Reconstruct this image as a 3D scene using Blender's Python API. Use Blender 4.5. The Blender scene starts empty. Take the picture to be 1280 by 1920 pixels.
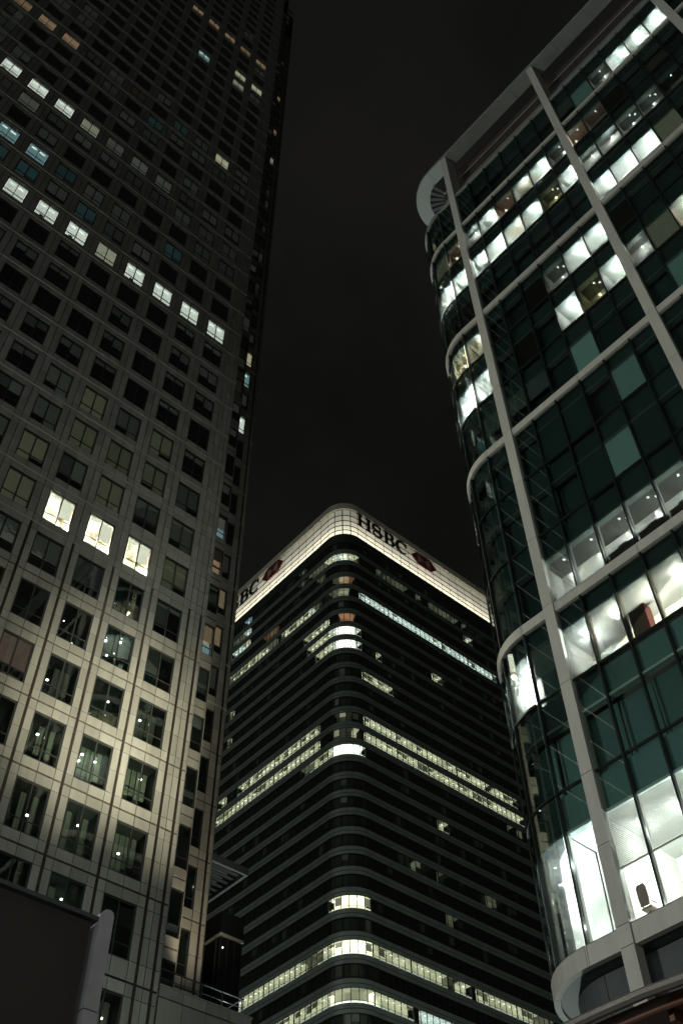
import bpy, bmesh, math, random
from math import sin, cos, pi, radians
from mathutils import Matrix, Vector

random.seed(7)
S = bpy.context.scene
COL = S.collection

# ------------------------------------------------------------------ camera
FWD = (0.419264, 0.473658, 0.774510)
RGT = (0.757227, -0.653068, -0.010519)
DWN = (0.500825, 0.590890, -0.632474)
FPX = 1937.4
cd = bpy.data.cameras.new('camera')
cam = bpy.data.objects.new('camera', cd)
COL.objects.link(cam)
cd.sensor_fit = 'HORIZONTAL'
cd.sensor_width = 36.0
cd.lens = FPX / 1280.0 * 36.0
cd.clip_start = 0.1
cd.clip_end = 6000
cam.matrix_world = Matrix(((RGT[0], -DWN[0], -FWD[0], 0), (RGT[1], -DWN[1], -FWD[1], 0),
                           (RGT[2], -DWN[2], -FWD[2], 0), (0, 0, 0, 1)))
S.camera = cam
GZ = -1.6          # street level: the camera is at eye height above it

def px(p):
    """pixel of a world point in the 1280 x 1920 picture (used only to rank pieces by visible size)"""
    a = sum(p[i] * RGT[i] for i in range(3)); b = sum(p[i] * DWN[i] for i in range(3)); c = sum(p[i] * FWD[i] for i in range(3))
    if c < 0.5: return None
    return (640 + FPX * a / c, 960 + FPX * b / c)

# ------------------------------------------------------------------ sky, sun, exposure
W = bpy.data.worlds.new("World"); S.world = W; W.use_nodes = True
nt = W.node_tree; nt.nodes.clear()
out = nt.nodes.new('ShaderNodeOutputWorld'); bg = nt.nodes.new('ShaderNodeBackground')
tc = nt.nodes.new('ShaderNodeTexCoord'); no = nt.nodes.new('ShaderNodeTexNoise'); cr = nt.nodes.new('ShaderNodeValToRGB')
no.inputs['Scale'].default_value = 3.2; no.inputs['Detail'].default_value = 4; no.inputs['Roughness'].default_value = .55
cr.color_ramp.elements[0].position = .30; cr.color_ramp.elements[0].color = (.0042, .0047, .0040, 1)
cr.color_ramp.elements[1].position = .74; cr.color_ramp.elements[1].color = (.0098, .0092, .0082, 1)
nt.links.new(tc.outputs['Generated'], no.inputs['Vector']); nt.links.new(no.outputs['Fac'], cr.inputs['Fac'])
nt.links.new(cr.outputs['Color'], bg.inputs['Color']); bg.inputs['Strength'].default_value = 1.0
nt.links.new(bg.outputs[0], out.inputs[0])

def lamp(name, kind, loc, power, color, **kw):
    d = bpy.data.lights.new(name, kind); o = bpy.data.objects.new(name, d); COL.objects.link(o)
    o.location = loc; d.energy = power; d.color = color
    for k, v in kw.items():
        if k == 'aim': o.rotation_euler = (Vector(v) - Vector(loc)).to_track_quat('-Z', 'Y').to_euler()
        elif k == 'rot': o.rotation_euler = v
        else: setattr(d, k, v)
    return o
SUN_DIR = Vector((-.88, -.17, .20))
lamp('night_glow_sun', 'SUN', (-60, -60, 60), 0.25, (.80, .96, .92), angle=radians(25), rot=SUN_DIR.to_track_quat('Z', 'Y').to_euler())
# added out-of-view fill lamps; only the first pair gets masts, further down
FILL_POS = [(-62, 38.2, 9.0), (-56, 39.2, 9.0)]
for i, p in enumerate(FILL_POS):
    lamp('street_fill_lamp', 'POINT', p, 43000, (.97, 1, .90), shadow_soft_size=3.0)
lamp('street_fill_lamp', 'POINT', (-2, -9, 12), 3200, (1, .92, .84), shadow_soft_size=.4)  # added fill for the glass block columns, no fixture
lamp('street_fill_lamp', 'POINT', (-27, -12, 5), 5000, (1, .94, .84), shadow_soft_size=.5)  # added low fill for the middle of the steel tower, no fixture
lamp('street_fill_lamp', 'POINT', (74, 66, 8), 72000, (.86, 1, .90), shadow_soft_size=.8)  # added unseen lamp standing in for street glow on the banded tower
# facade projectors aimed at the steel tower
PROJ = [(17.0, 14.0, 3.2), (12.0, 14.0, 3.2), (22.0, 14.0, 3.2)]
for p, ax, pw in ((PROJ[0], 18.6, 190000), (PROJ[1], 14.0, 30000), (PROJ[2], 23.2, 165000)):
    lamp('facade_projector_lamp', 'SPOT', p, pw * .88, (1, .94, .68), aim=(ax, 41.1, 35.7), spot_size=radians(16), spot_blend=1.0, shadow_soft_size=.35)
ROOFP = (28.9, 41.75, 23.9)
lamp('facade_projector_lamp', 'SPOT', ROOFP, 3600, (1, .86, .62), aim=(29.4, 47.6, 34.5), spot_size=radians(64), spot_blend=.9, shadow_soft_size=.1)

S.view_settings.view_transform = 'Standard'; S.view_settings.look = 'None'
S.view_settings.exposure = 0; S.view_settings.gamma = 1
try: S.view_settings.use_curve_mapping = False
except Exception: pass
S.render.engine = 'CYCLES'
S.cycles.max_bounces = 6; S.cycles.transparent_max_bounces = 16; S.cycles.diffuse_bounces = 3; S.cycles.glossy_bounces = 3
S.cycles.sample_clamp_indirect = 3.0; S.cycles.caustics_reflective = False; S.cycles.caustics_refractive = False

# ------------------------------------------------------------------ materials
MATS = {}
def rnd_val(nt):
    """one random number per piece, whether it is an object or an island of a joined mesh"""
    g = nt.nodes.new('ShaderNodeNewGeometry'); oi = nt.nodes.new('ShaderNodeObjectInfo')
    a = nt.nodes.new('ShaderNodeMath'); a.operation = 'ADD'; f = nt.nodes.new('ShaderNodeMath'); f.operation = 'FRACT'
    nt.links.new(g.outputs['Random Per Island'], a.inputs[0]); nt.links.new(oi.outputs['Random'], a.inputs[1])
    nt.links.new(a.outputs[0], f.inputs[0]); return f.outputs[0]
def mat(name, col, rough=.5, metal=0., spec=.5, vary=.0, dirt=.0, dscale=1.5, bump=0., bscale=30., streak=False, emit=None, estr=1., evary=0., sample=False):
    m = bpy.data.materials.new(name); m.use_nodes = True; n = m.node_tree; b = n.nodes['Principled BSDF']
    b.inputs['Base Color'].default_value = (*col, 1); b.inputs['Roughness'].default_value = rough
    b.inputs['Metallic'].default_value = metal; b.inputs['Specular IOR Level'].default_value = spec
    src = None
    if vary or dirt:
        hs = n.nodes.new('ShaderNodeHueSaturation'); hs.inputs['Color'].default_value = (*col, 1)
        v = None
        if vary:
            mr = n.nodes.new('ShaderNodeMapRange'); n.links.new(rnd_val(n), mr.inputs['Value'])
            mr.inputs['To Min'].default_value = 1 - vary; mr.inputs['To Max'].default_value = 1 + vary; v = mr.outputs[0]
        if dirt:
            tx = n.nodes.new('ShaderNodeTexCoord'); mp = n.nodes.new('ShaderNodeMapping'); ge = n.nodes.new('ShaderNodeNewGeometry')
            if streak: mp.inputs['Scale'].default_value = (3.0, 3.0, .35)
            n.links.new(ge.outputs['Position'], mp.inputs['Vector'])
            nz = n.nodes.new('ShaderNodeTexNoise'); nz.inputs['Scale'].default_value = dscale; nz.inputs['Detail'].default_value = 6; nz.inputs['Roughness'].default_value = .6
            n.links.new(mp.outputs[0], nz.inputs['Vector'])
            m2 = n.nodes.new('ShaderNodeMapRange'); m2.inputs['From Min'].default_value = .3; m2.inputs['From Max'].default_value = .7
            m2.inputs['To Min'].default_value = 1 - dirt; m2.inputs['To Max'].default_value = 1 + dirt * .5
            n.links.new(nz.outputs['Fac'], m2.inputs['Value'])
            if v:
                mu = n.nodes.new('ShaderNodeMath'); mu.operation = 'MULTIPLY'; n.links.new(v, mu.inputs[0]); n.links.new(m2.outputs[0], mu.inputs[1]); v = mu.outputs[0]
            else: v = m2.outputs[0]
            rr = n.nodes.new('ShaderNodeMapRange'); rr.inputs['To Min'].default_value = max(.05, rough - .12); rr.inputs['To Max'].default_value = min(1, rough + .12)
            n.links.new(nz.outputs['Fac'], rr.inputs['Value']); n.links.new(rr.outputs[0], b.inputs['Roughness'])
        n.links.new(v, hs.inputs['Value']); n.links.new(hs.outputs[0], b.inputs['Base Color'])
    if bump:
        nb = n.nodes.new('ShaderNodeTexNoise'); nb.inputs['Scale'].default_value = bscale; ge = n.nodes.new('ShaderNodeNewGeometry')
        n.links.new(ge.outputs['Position'], nb.inputs['Vector'])
        bu = n.nodes.new('ShaderNodeBump'); bu.inputs['Strength'].default_value = bump; bu.inputs['Distance'].default_value = .02
        n.links.new(nb.outputs['Fac'], bu.inputs['Height']); n.links.new(bu.outputs[0], b.inputs['Normal'])
    if emit:
        b.inputs['Emission Color'].default_value = (*emit, 1); b.inputs['Emission Strength'].default_value = estr
        if evary:
            mr = n.nodes.new('ShaderNodeMapRange'); n.links.new(rnd_val(n), mr.inputs['Value'])
            mr.inputs['To Min'].default_value = estr * (1 - evary); mr.inputs['To Max'].default_value = estr * (1 + evary)
            n.links.new(mr.outputs[0], b.inputs['Emission Strength'])
        if not sample: m.cycles.emission_sampling = 'NONE'
    MATS[name] = m; return m
def glass(name, tint, rough=.02, wav=0.0, f0=.05):
    m = bpy.data.materials.new(name); m.use_nodes = True; n = m.node_tree; n.nodes.clear()
    o = n.nodes.new('ShaderNodeOutputMaterial'); mx = n.nodes.new('ShaderNodeMixShader'); t = n.nodes.new('ShaderNodeBsdfTransparent')
    g = n.nodes.new('ShaderNodeBsdfGlossy'); fr = n.nodes.new('ShaderNodeLayerWeight'); mr = n.nodes.new('ShaderNodeMapRange')
    t.inputs['Color'].default_value = (*tint, 1); g.inputs['Roughness'].default_value = rough; g.inputs['Color'].default_value = (.95, 1, .98, 1)
    fr.inputs['Blend'].default_value = .25; mr.inputs['To Min'].default_value = f0; mr.inputs['To Max'].default_value = .9
    n.links.new(fr.outputs['Fresnel'], mr.inputs['Value']); n.links.new(mr.outputs[0], mx.inputs['Fac'])
    n.links.new(t.outputs[0], mx.inputs[1]); n.links.new(g.outputs[0], mx.inputs[2]); n.links.new(mx.outputs[0], o.inputs[0])
    if wav:
        nb = n.nodes.new('ShaderNodeTexNoise'); nb.inputs['Scale'].default_value = .9; ge = n.nodes.new('ShaderNodeNewGeometry'); n.links.new(ge.outputs['Position'], nb.inputs['Vector'])
        bu = n.nodes.new('ShaderNodeBump'); bu.inputs['Strength'].default_value = wav; bu.inputs['Distance'].default_value = .05
        n.links.new(nb.outputs['Fac'], bu.inputs['Height']); n.links.new(bu.outputs[0], g.inputs['Normal']); n.links.new(bu.outputs[0], fr.inputs['Normal'])
    MATS[name] = m; return m

mat('steel_panel', (.36, .35, .315), .42, .45, vary=.13, dirt=.16, dscale=.9, streak=True, bump=.12, bscale=2.2)
mat('steel_rail', (.60, .57, .50), .42, .8)
mat('rail_matt', (.50, .49, .45), .6, .2)
mat('rail_bronze', (.20, .15, .12), .32, .9)
mat('joint_dark', (.045, .040, .034), .7)
mat('frame_dark', (.022, .023, .022), .4)
mat('blind_cloth', (.30, .29, .25), .9, emit=(.88, .88, .78), estr=.075, evary=.5, vary=.2)
mat('blind_yellow', (.38, .35, .22), .9, emit=(.92, .86, .58), estr=.17, evary=.35, vary=.2)
mat('blind_teal', (.14, .26, .28), .9, emit=(.35, .70, .78), estr=.12, evary=.6)
mat('blind_pink', (.30, .22, .19), .9, emit=(.80, .50, .42), estr=.06, evary=.3)
mat('room_dark', (.012, .014, .013), .9)
mat('hall_dark', (.15, .17, .14), .9)
mat('room_green', (.10, .12, .09), .9, emit=(.50, .56, .38), estr=.045, evary=.5)
mat('lit_white', (.8, .8, .75), .9, emit=(1, .97, .92), estr=2.6, evary=.12)
mat('lit_warm', (.8, .7, .55), .9, emit=(1, .84, .62), estr=1.9, evary=.15)
mat('blind_lit', (.6, .5, .4), .9, emit=(1, .90, .76), estr=3.6, evary=.08)
mat('lit_cream', (.7, .65, .5), .9, emit=(.95, .88, .70), estr=1.0, evary=.25)
mat('lit_dimcream', (.5, .48, .4), .9, emit=(.90, .86, .74), estr=.24, evary=.35)
mat('lit_orange', (.6, .4, .25), .9, emit=(1, .60, .38), estr=.85, evary=.3)
mat('lit_tan', (.5, .35, .25), .9, emit=(1, .66, .42), estr=.60, evary=.15)
mat('lit_teal', (.4, .6, .6), .9, emit=(.60, .90, 1.0), estr=1.0, evary=.3)
mat('lit_blue', (.6, .7, .8), .9, emit=(.62, .85, 1.0), estr=.95)
mat('lamp_white', (.9, .9, .9), .5, emit=(1, 1, .97), estr=5)
mat('lamp_blue', (.9, .9, .9), .5, emit=(.7, .85, 1), estr=6)
mat('lamp_warm', (.9, .8, .6), .5, emit=(1, .78, .45), estr=4)
# banded tower
mat('band_panel', (.27, .30, .27), .45, .25, vary=.10, dirt=.10, dscale=.5, streak=True)
mat('band_panel_dark', (.075, .08, .07), .5, .2, vary=.15)
mat('hall_cream', (.7, .7, .55), .9, emit=(.96, .94, .66), estr=1.65, evary=.28)
mat('hall_bright', (.8, .8, .75), .9, emit=(.95, 1, .88), estr=1.9, evary=.12)
mat('hall_dim', (.4, .4, .3), .9, emit=(.82, .84, .60), estr=.36, evary=.55)
mat('hall_grey', (.3, .3, .27), .9, emit=(.62, .66, .54), estr=.022, evary=.6)
mat('hall_orange', (.5, .3, .2), .9, emit=(1, .52, .28), estr=.34, evary=.35)
mat('hall_teal', (.3, .4, .4), .9, emit=(.45, .62, .52), estr=.12, evary=.4)
mat('hall_cool', (.7, .8, .8), .9, emit=(.86, .98, .92), estr=2.2, evary=.25)
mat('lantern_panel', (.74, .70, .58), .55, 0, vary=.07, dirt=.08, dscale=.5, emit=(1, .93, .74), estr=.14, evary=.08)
for i_, e_ in enumerate((.74, .56, .38, .27, .19)): mat('lantern_panel_%d' % i_, (.74, .70, .58), .55, 0, vary=.07, dirt=.08, dscale=.5, emit=(1, .95, .74), estr=e_, evary=.10)  # emission steps down row by row, putting the upward falloff into the panels
mat('lantern_rim', (.58, .56, .47), .5, .1, dirt=.12, dscale=.6)
mat('sign_black', (.008, .008, .008), .4)
mat('sign_red', (.11, .020, .018), .45)
mat('sign_white', (.34, .24, .22), .5)
# glass block
mat('stone_column', (.405, .40, .37), .6, .05, vary=.04, dirt=.10, dscale=1.2, streak=True, bump=.05, bscale=25)
mat('teal_spandrel', (.095, .185, .175), .35, .0, vary=.18)
mat('teal_dark', (.080, .165, .155), .45, .0, vary=.30)
mat('teal_strip', (.36, .46, .43), .4, .1)
mat('mullion', (.010, .014, .013), .35, .2)
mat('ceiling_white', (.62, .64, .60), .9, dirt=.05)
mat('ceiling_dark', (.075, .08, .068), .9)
mat('wall_white', (.72, .72, .66), .9)
mat('wall_warm', (.60, .54, .42), .9)
mat('wall_brown', (.30, .22, .17), .9)
mat('blind_sea', (.22, .42, .36), .85, emit=(.46, .80, .68), estr=.24, evary=.35)
mat('blind_olive', (.34, .34, .24), .85, emit=(.75, .76, .52), estr=.22, evary=.3)
mat('blind_slat', (.50, .50, .46), .6)
mat('soffit_dark', (.05, .06, .065), .6, vary=.1)
mat('ring_metal', (.25, .27, .26), .5, .3, dirt=.1)
mat('plant_brown', (.055, .040, .032), .8, vary=.2)
mat('cabinet_brown', (.09, .06, .045), .6)
mat('red_fabric', (.20, .05, .03), .8)
mat('grey_fabric', (.22, .17, .15), .9)
mat('white_laminate', (.75, .75, .73), .4)
# others
mat('board_dark', (.030, .027, .024), .75, dirt=.2, dscale=2)
mat('board_frame', (.48, .50, .55), .45, .4, dirt=.12, dscale=3)
mat('canopy_under', (.085, .045, .028), .35, .1, dirt=.35, dscale=1.1, bump=.3, bscale=3)
mat('canopy_rim', (.16, .15, .14), .4, .5, bump=.2, bscale=60)
mat('canopy_beam', (.10, .045, .03), .4, .2)
mat('annex_glass_dark', (.008, .010, .010), .08)
mat('concrete', (.20, .21, .19), .7, dirt=.15, dscale=1)
mat('asphalt', (.05, .05, .05), .85, dirt=.3, dscale=.8, bump=.3, bscale=60)
mat('paving', (.16, .155, .145), .8, dirt=.2, dscale=1.5)
mat('tube_white', (.9, .9, .9), .5, emit=(.85, 1, .95), estr=3.5)
glass('glass_steel', (.90, .94, .91), .015, .03)
glass('glass_band', (.95, .97, .94), .02, .0, .06)
glass('glass_teal', (.93, .966, .955), .012, .006, .07)

# ------------------------------------------------------------------ facade paths and pieces
class Path:
    """a facade line seen from above; x runs along it, y goes inward, curves turn left"""
    def __init__(s, x, y, ang, segs):
        s.segs = []; t = 0
        for L, R in segs:
            s.segs.append((t, t + L, x, y, ang, R)); 
            if R:
                da = L / R; cx, cy = x - R * sin(ang), y + R * cos(ang); ang += da; x, y = cx + R * sin(ang), cy - R * cos(ang)
            else: x += L * cos(ang); y += L * sin(ang)
            t += L
        s.total = t
    def at(s, t):
        for g in s.segs:
            if t < g[1] - 1e-6 or g is s.segs[-1]: break
        a, b, x, y, ang, R = g; L = t - a
        if R:
            da = L / R; cx, cy = x - R * sin(ang), y + R * cos(ang); ang += da; return cx + R * sin(ang), cy - R * cos(ang), ang, R
        return x + L * cos(ang), y + L * sin(ang), ang, None
    def pt(s, t, d):
        x, y, a, R = s.at(t); return x - d * sin(a), y + d * cos(a)

def geo(boxes, R, seg=None):
    V = []; F = []; MI = []
    for bx in boxes:
        x0, x1, y0, y1, z0, z1 = bx[:6]; mi = bx[6] if len(bx) > 6 else 0
        n = max(1, int(math.ceil((x1 - x0) / .45))) if R else 1
        b = len(V)
        for i in range(n + 1):
            x = x0 + (x1 - x0) * i / n
            for y in (y0, y1):
                p = ((R - y) * sin(x / R), R - (R - y) * cos(x / R)) if R else (x, y)
                V.append((p[0], p[1], z0)); V.append((p[0], p[1], z1))
        for i in range(n):
            a = b + 4 * i; c = a + 4
            F += [(a, c, c + 1, a + 1), (c + 2, a + 2, a + 3, c + 3), (a + 1, c + 1, c + 3, a + 3), (a, a + 2, c + 2, c)]
        F += [(b, b + 1, b + 3, b + 2)]; e = b + 4 * n; F += [(e, e + 2, e + 3, e + 1)]
        MI += [mi] * (4 * n + 2)
    return V, F, MI

def mkmesh(name, V, F, MI, mats):
    me = bpy.data.meshes.new(name); me.from_pydata(V, [], F)
    for m in mats: me.materials.append(MATS[m])
    if any(MI): me.polygons.foreach_set('material_index', MI)
    me.update(); return me
CACHE = {}
def link(name, me, parent=None, mtx=None):
    o = bpy.data.objects.new(name, me); COL.objects.link(o)
    if parent: o.parent = parent
    if mtx is not None: o.matrix_local = mtx
    return o
def thing(name, label, cat, loc=(0, 0, GZ), rz=0, group=None, kind=None):
    o = bpy.data.objects.new(name, None); COL.objects.link(o); o.location = loc; o.rotation_euler = (0, 0, rz)
    o['label'] = label; o['category'] = cat
    if group: o['group'] = group
    return o
def TM(root): return Matrix.Translation(root.location) @ Matrix.Rotation(root.rotation_euler.z, 4, 'Z')

class Kit:
    """collects alike pieces of one building; the ones that show largest become parts, the rest one joined part"""
    def __init__(s, root, name, limit=290, rest=None, minpx=0):
        s.root = root; s.name = name; s.limit = limit; s.items = []; s.M = TM(root); s.rest = rest or name; s.minpx = minpx
    def add(s, path, t, z, boxes, mats, kids=(), frame=None):
        x, y, a, R = path.at(t) if path else frame
        # z is a height above the camera; the root sits at street level
        if s.root.name in ('steel_office_tower', 'podium_wing', 'glass_annex'): M = s.M.inverted() @ Matrix.Translation((x, y, z)) @ Matrix.Rotation(a, 4, 'Z')
        else: M = Matrix.Translation((x, y, z - GZ)) @ Matrix.Rotation(a, 4, 'Z')
        s.items.append((M, R, boxes, mats, kids))
    def size(s, it):
        M, R, boxes, mats, kids = it
        x0 = min(b[0] for b in boxes); x1 = max(b[1] for b in boxes); z0 = min(b[4] for b in boxes); z1 = max(b[5] for b in boxes)
        P = [px(s.M @ M @ Vector(c)) for c in ((x0, 0, z0), (x1, 0, z0), (x0, 0, z1), (x1, 0, z1))]
        if None in P: return 0
        xs = [p[0] for p in P]; ys = [p[1] for p in P]
        vx = min(max(xs), 1290) - max(min(xs), -10); vy = min(max(ys), 1930) - max(min(ys), -10)
        if vx <= 0 or vy <= 0: return 0
        return abs((P[1][0] - P[0][0]) * (P[2][1] - P[0][1]) - (P[1][1] - P[0][1]) * (P[2][0] - P[0][0]))
    def build(s):
        order = sorted(((s.size(it), i) for i, it in enumerate(s.items)), key=lambda q: -q[0])
        tops = []; rest = []
        for sz, i in order:
            (tops if (len(tops) < s.limit and sz > s.minpx) else rest).append(s.items[i])
        for M, R, boxes, mats, kids in tops:
            o = link(s.name, s.mesh(s.name, R, boxes, mats), s.root, M)
            for kn, kb, km in kids: link(kn, s.mesh(kn, R, kb, km), o, Matrix.Identity(4))
        if rest:
            V = []; F = []; MI = []; ML = []
            for M, R, boxes, mats, kids in rest:
                for bb, mm in [(boxes, mats)] + [(k[1], k[2]) for k in kids]:
                    v, f, mi = geo(bb, R); b = len(V)
                    V += [tuple(M @ Vector(p)) for p in v]; F += [tuple(b + q for q in g) for g in f]
                    for m in mm:
                        if m not in ML: ML.append(m)
                    MI += [ML.index(mm[q]) for q in mi]
            o = link(s.rest, mkmesh(s.rest, V, F, MI, ML), s.root); o['kind'] = 'stuff'
    def mesh(s, name, R, boxes, mats):
        key = (name, R, tuple(tuple(round(q, 4) for q in b) for b in boxes), tuple(mats))
        if key not in CACHE:
            v, f, mi = geo(boxes, R); CACHE[key] = mkmesh(name, v, f, mi, mats)
        return CACHE[key]
def solid(name, root, boxes, m, kind=None, label=None):
    """axis aligned boxes (x0,x1,y0,y1,z0,z1), x and y world, z above the camera -> one mesh in the root's frame"""
    inv = TM(root).inverted() if root else Matrix.Identity(4)
    V = []; F = []; MI = []
    for b in boxes:
        v, f, mi = geo([b], None); n = len(V); V += [tuple(inv @ Vector(p)) for p in v]; F += [tuple(n + q for q in g) for g in f]; MI += mi
    ms = m if isinstance(m, (list, tuple)) else [m]
    o = link(name, mkmesh(name, V, F, MI, ms), root)
    if kind: o['kind'] = kind
    if label: o['label'] = label
    return o
def prism(name, root, poly, z0, z1, m, smooth=False):
    inv = TM(root).inverted() if root else Matrix.Identity(4)
    n = len(poly); V = [tuple(inv @ Vector((p[0], p[1], z0))) for p in poly] + [tuple(inv @ Vector((p[0], p[1], z1))) for p in poly]
    F = [tuple(range(n))[::-1], tuple(range(n, 2 * n))] + [(i, (i + 1) % n, (i + 1) % n + n, i + n) for i in range(n)]
    return link(name, mkmesh(name, V, F, [0] * len(F), [m]), root)

# ------------------------------------------------------------------ ground
g = solid('ground', None, [(-900, 900, -900, 900, GZ - .5, GZ)], 'paving'); g['kind'] = 'structure'
g = solid('road', None, [(-400, 400, -6, 3, GZ - .2, GZ + .004)], 'asphalt'); g['kind'] = 'structure'

# ================================================================== STEEL TOWER (left)
Y1 = 41.15; MP = 2.848; X3 = .39549 * Y1                     # module pitch, centre of window column 0
def wx(c): return X3 + MP * c
def wz(r): return 29.24 + 4.0 * r
WW, WH = 1.826, 2.72
XE = 24.65                                                    # right edge of the main face
YA, YB = 44.5, 47.65                                          # first and second set-back faces
XA, XB = 27.55, 31.15
ZT = wz(50) + 2
tower = thing('steel_office_tower', 'tall dark steel clad office tower with rows of square windows, filling the left side', 'office tower', (XE, Y1, GZ))
# structural backing a little behind the cladding
solid('wall', tower, [(-38, XE - .03, Y1 + 1.5, Y1 + 57, GZ, ZT), (XE - .03, XA - .03, YA + 1.5, Y1 + 54, GZ, ZT), (XA - .03, XB - .03, YB + 1.5, Y1 + 50, GZ, ZT)], 'joint_dark')
PM = Path(-38, Y1, 0, [(XE + 38, None)]); PA = Path(XE, YA, 0, [(XA - XE, None)]); PB = Path(XA, YB, 0, [(XB - XA, None)])
clad = Kit(tower, 'cladding_panel', 300); wins = Kit(tower, 'window', 295)
rng = random.Random(3)

def win_state(c, r, face):
    R = rng.random()
    if face == 'M':
        if r == 5: return 'warm3' if c in (-1, 0, 1) else ('yellow' if c == 2 else 'yellow')
        if r == 13: return {-2: 'cream'}.get(c, 'white')
        if r == 18: return 'white' if c <= -5 else {-4: 'cream', -3: 'dimc', -2: 'dimc', -1: 'dimc', 0: 'blindS', 1: 'blindS'}.get(c, 'blindS')
        if r == 15: return {-6: 'tealb', -5: 'tealb', -4: 'teal', 0: 'teal', -3: 'blindF', -2: 'blindF'}.get(c, 'blindF' if R < .5 else 'dark')
        if r == 14: return {-6: 'teal', -5: 'teal', -3: 'teal', -4: 'blindS', -1: 'blindS'}.get(c, 'blindF' if R < .5 else 'dark')
        if r == 16: return 'blindF' if R < .6 else 'dark'
        if r == 17: return {-6: 'dimc', -5: 'strip', -4: 'strip', -3: 'strip'}.get(c, 'dimg')
        if r == 22: return {-8: 'orange', -7: 'orange', -6: 'orange', -5: 'strip', -4: 'dimg', -3: 'orstrip', -2: 'dark', -1: 'teal2', 0: 'blindF', 1: 'orwhite', 2: 'strip'}.get(c, 'dark')
        if r == 24: return {-7: 'dimg', -6: 'dimg'}.get(c, 'dark')
        if r == 20: return {-8: 'dimg', -3: 'blindF'}.get(c, 'blindF' if R < .25 else 'dark')
        if r == 21: return {-2: 'teal2', -1: 'strip', 0: 'blindS', 1: 'blindF'}.get(c, 'blindF' if R < .4 else 'dark')
        if r == 19: return 'blindF' if R < .3 else 'dark'
        if r == 23: return 'blindF' if R < .2 else 'dark'
        if r == 29: return {1: 'yelwhite', 2: 'dimg', -1: 'tealb'}.get(c, 'dark')
        if r == 30: return {1: 'orwhite', 2: 'orwhite'}.get(c, 'dark')
        if r == 33: return 'orange' if c >= -2 else 'dark'
        if r == 4: return {2: 'halfL', 1: 'darkT', -3: 'blindS'}.get(c, 'blindL')
        if r == 3: return {-1: 'darkT', 0: 'dots', 1: 'dots', 2: 'halfL'}.get(c, 'darkT')
        if r == 2: return {-1: 'pink', 0: 'curt', 1: 'dots', 2: 'curt'}.get(c, 'darkT')
        if r == 1: return {-1: 'dots', 0: 'curt', 1: 'curt', 2: 'curt'}.get(c, 'dots')
        if r == 0: return {0: 'curt', 1: 'curt', 2: 'curt', -1: 'curt'}.get(c, 'dots')
        if r == -1: return {1: 'dots', 2: 'darkT', 0: 'dots'}.get(c, 'darkT')
        if r < -1: return 'darkT' if c != 2 or r != -2 else 'curt'
        if r == 6: return {1: 'blindL', 2: 'blindF', -1: 'blindL', -2: 'yellow', 0: 'yellow'}.get(c, 'blindL')
        if r == 7: return 'yellow' if -1 <= c <= 1 else ('blindU' if c < -2 else 'blindF')
        if r == 8: return {-2: 'blindF', -1: 'yellow', 0: 'blindF', 1: 'yellow', 2: 'dark', -3: 'blindU'}.get(c, 'blindU')
        if r == 9: return 'blindU' if c < -1 else 'darkg'
        if r in (10, 11): return 'blindU' if R < .35 else 'darkg'
        if r == 12: return 'blindU' if R < .15 else 'darkg'
        return 'blindF' if R < .06 else 'dark'
    if face == 'A':
        return {8: 'bluelit', 7: 'amber', 6: 'halfL', 5: 'warmblue', 4: 'blindL', 3: 'blindU', 13: 'orstrip', 14: 'strip', 16: 'dimg', 30: 'strip', 1: 'dots', 0: 'dots', -1: 'darkT', 2: 'dots'}.get(r, 'blindU' if R < .2 else 'darkg')
    return {8: 'blindL', 7: 'tan', 6: 'tanorange', 5: 'blindL', 4: 'darkT', 3: 'darkT', 13: 'white', 14: 'blindL', 15: 'tealb', 16: 'warmF', 17: 'strip', 2: 'curt', 1: 'curt', 0: 'curt', 30: 'yelwhite', 33: 'orange', 37: 'orange', 26: 'blindF'}.get(r, 'blindF' if R < .12 else 'darkg')

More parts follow.
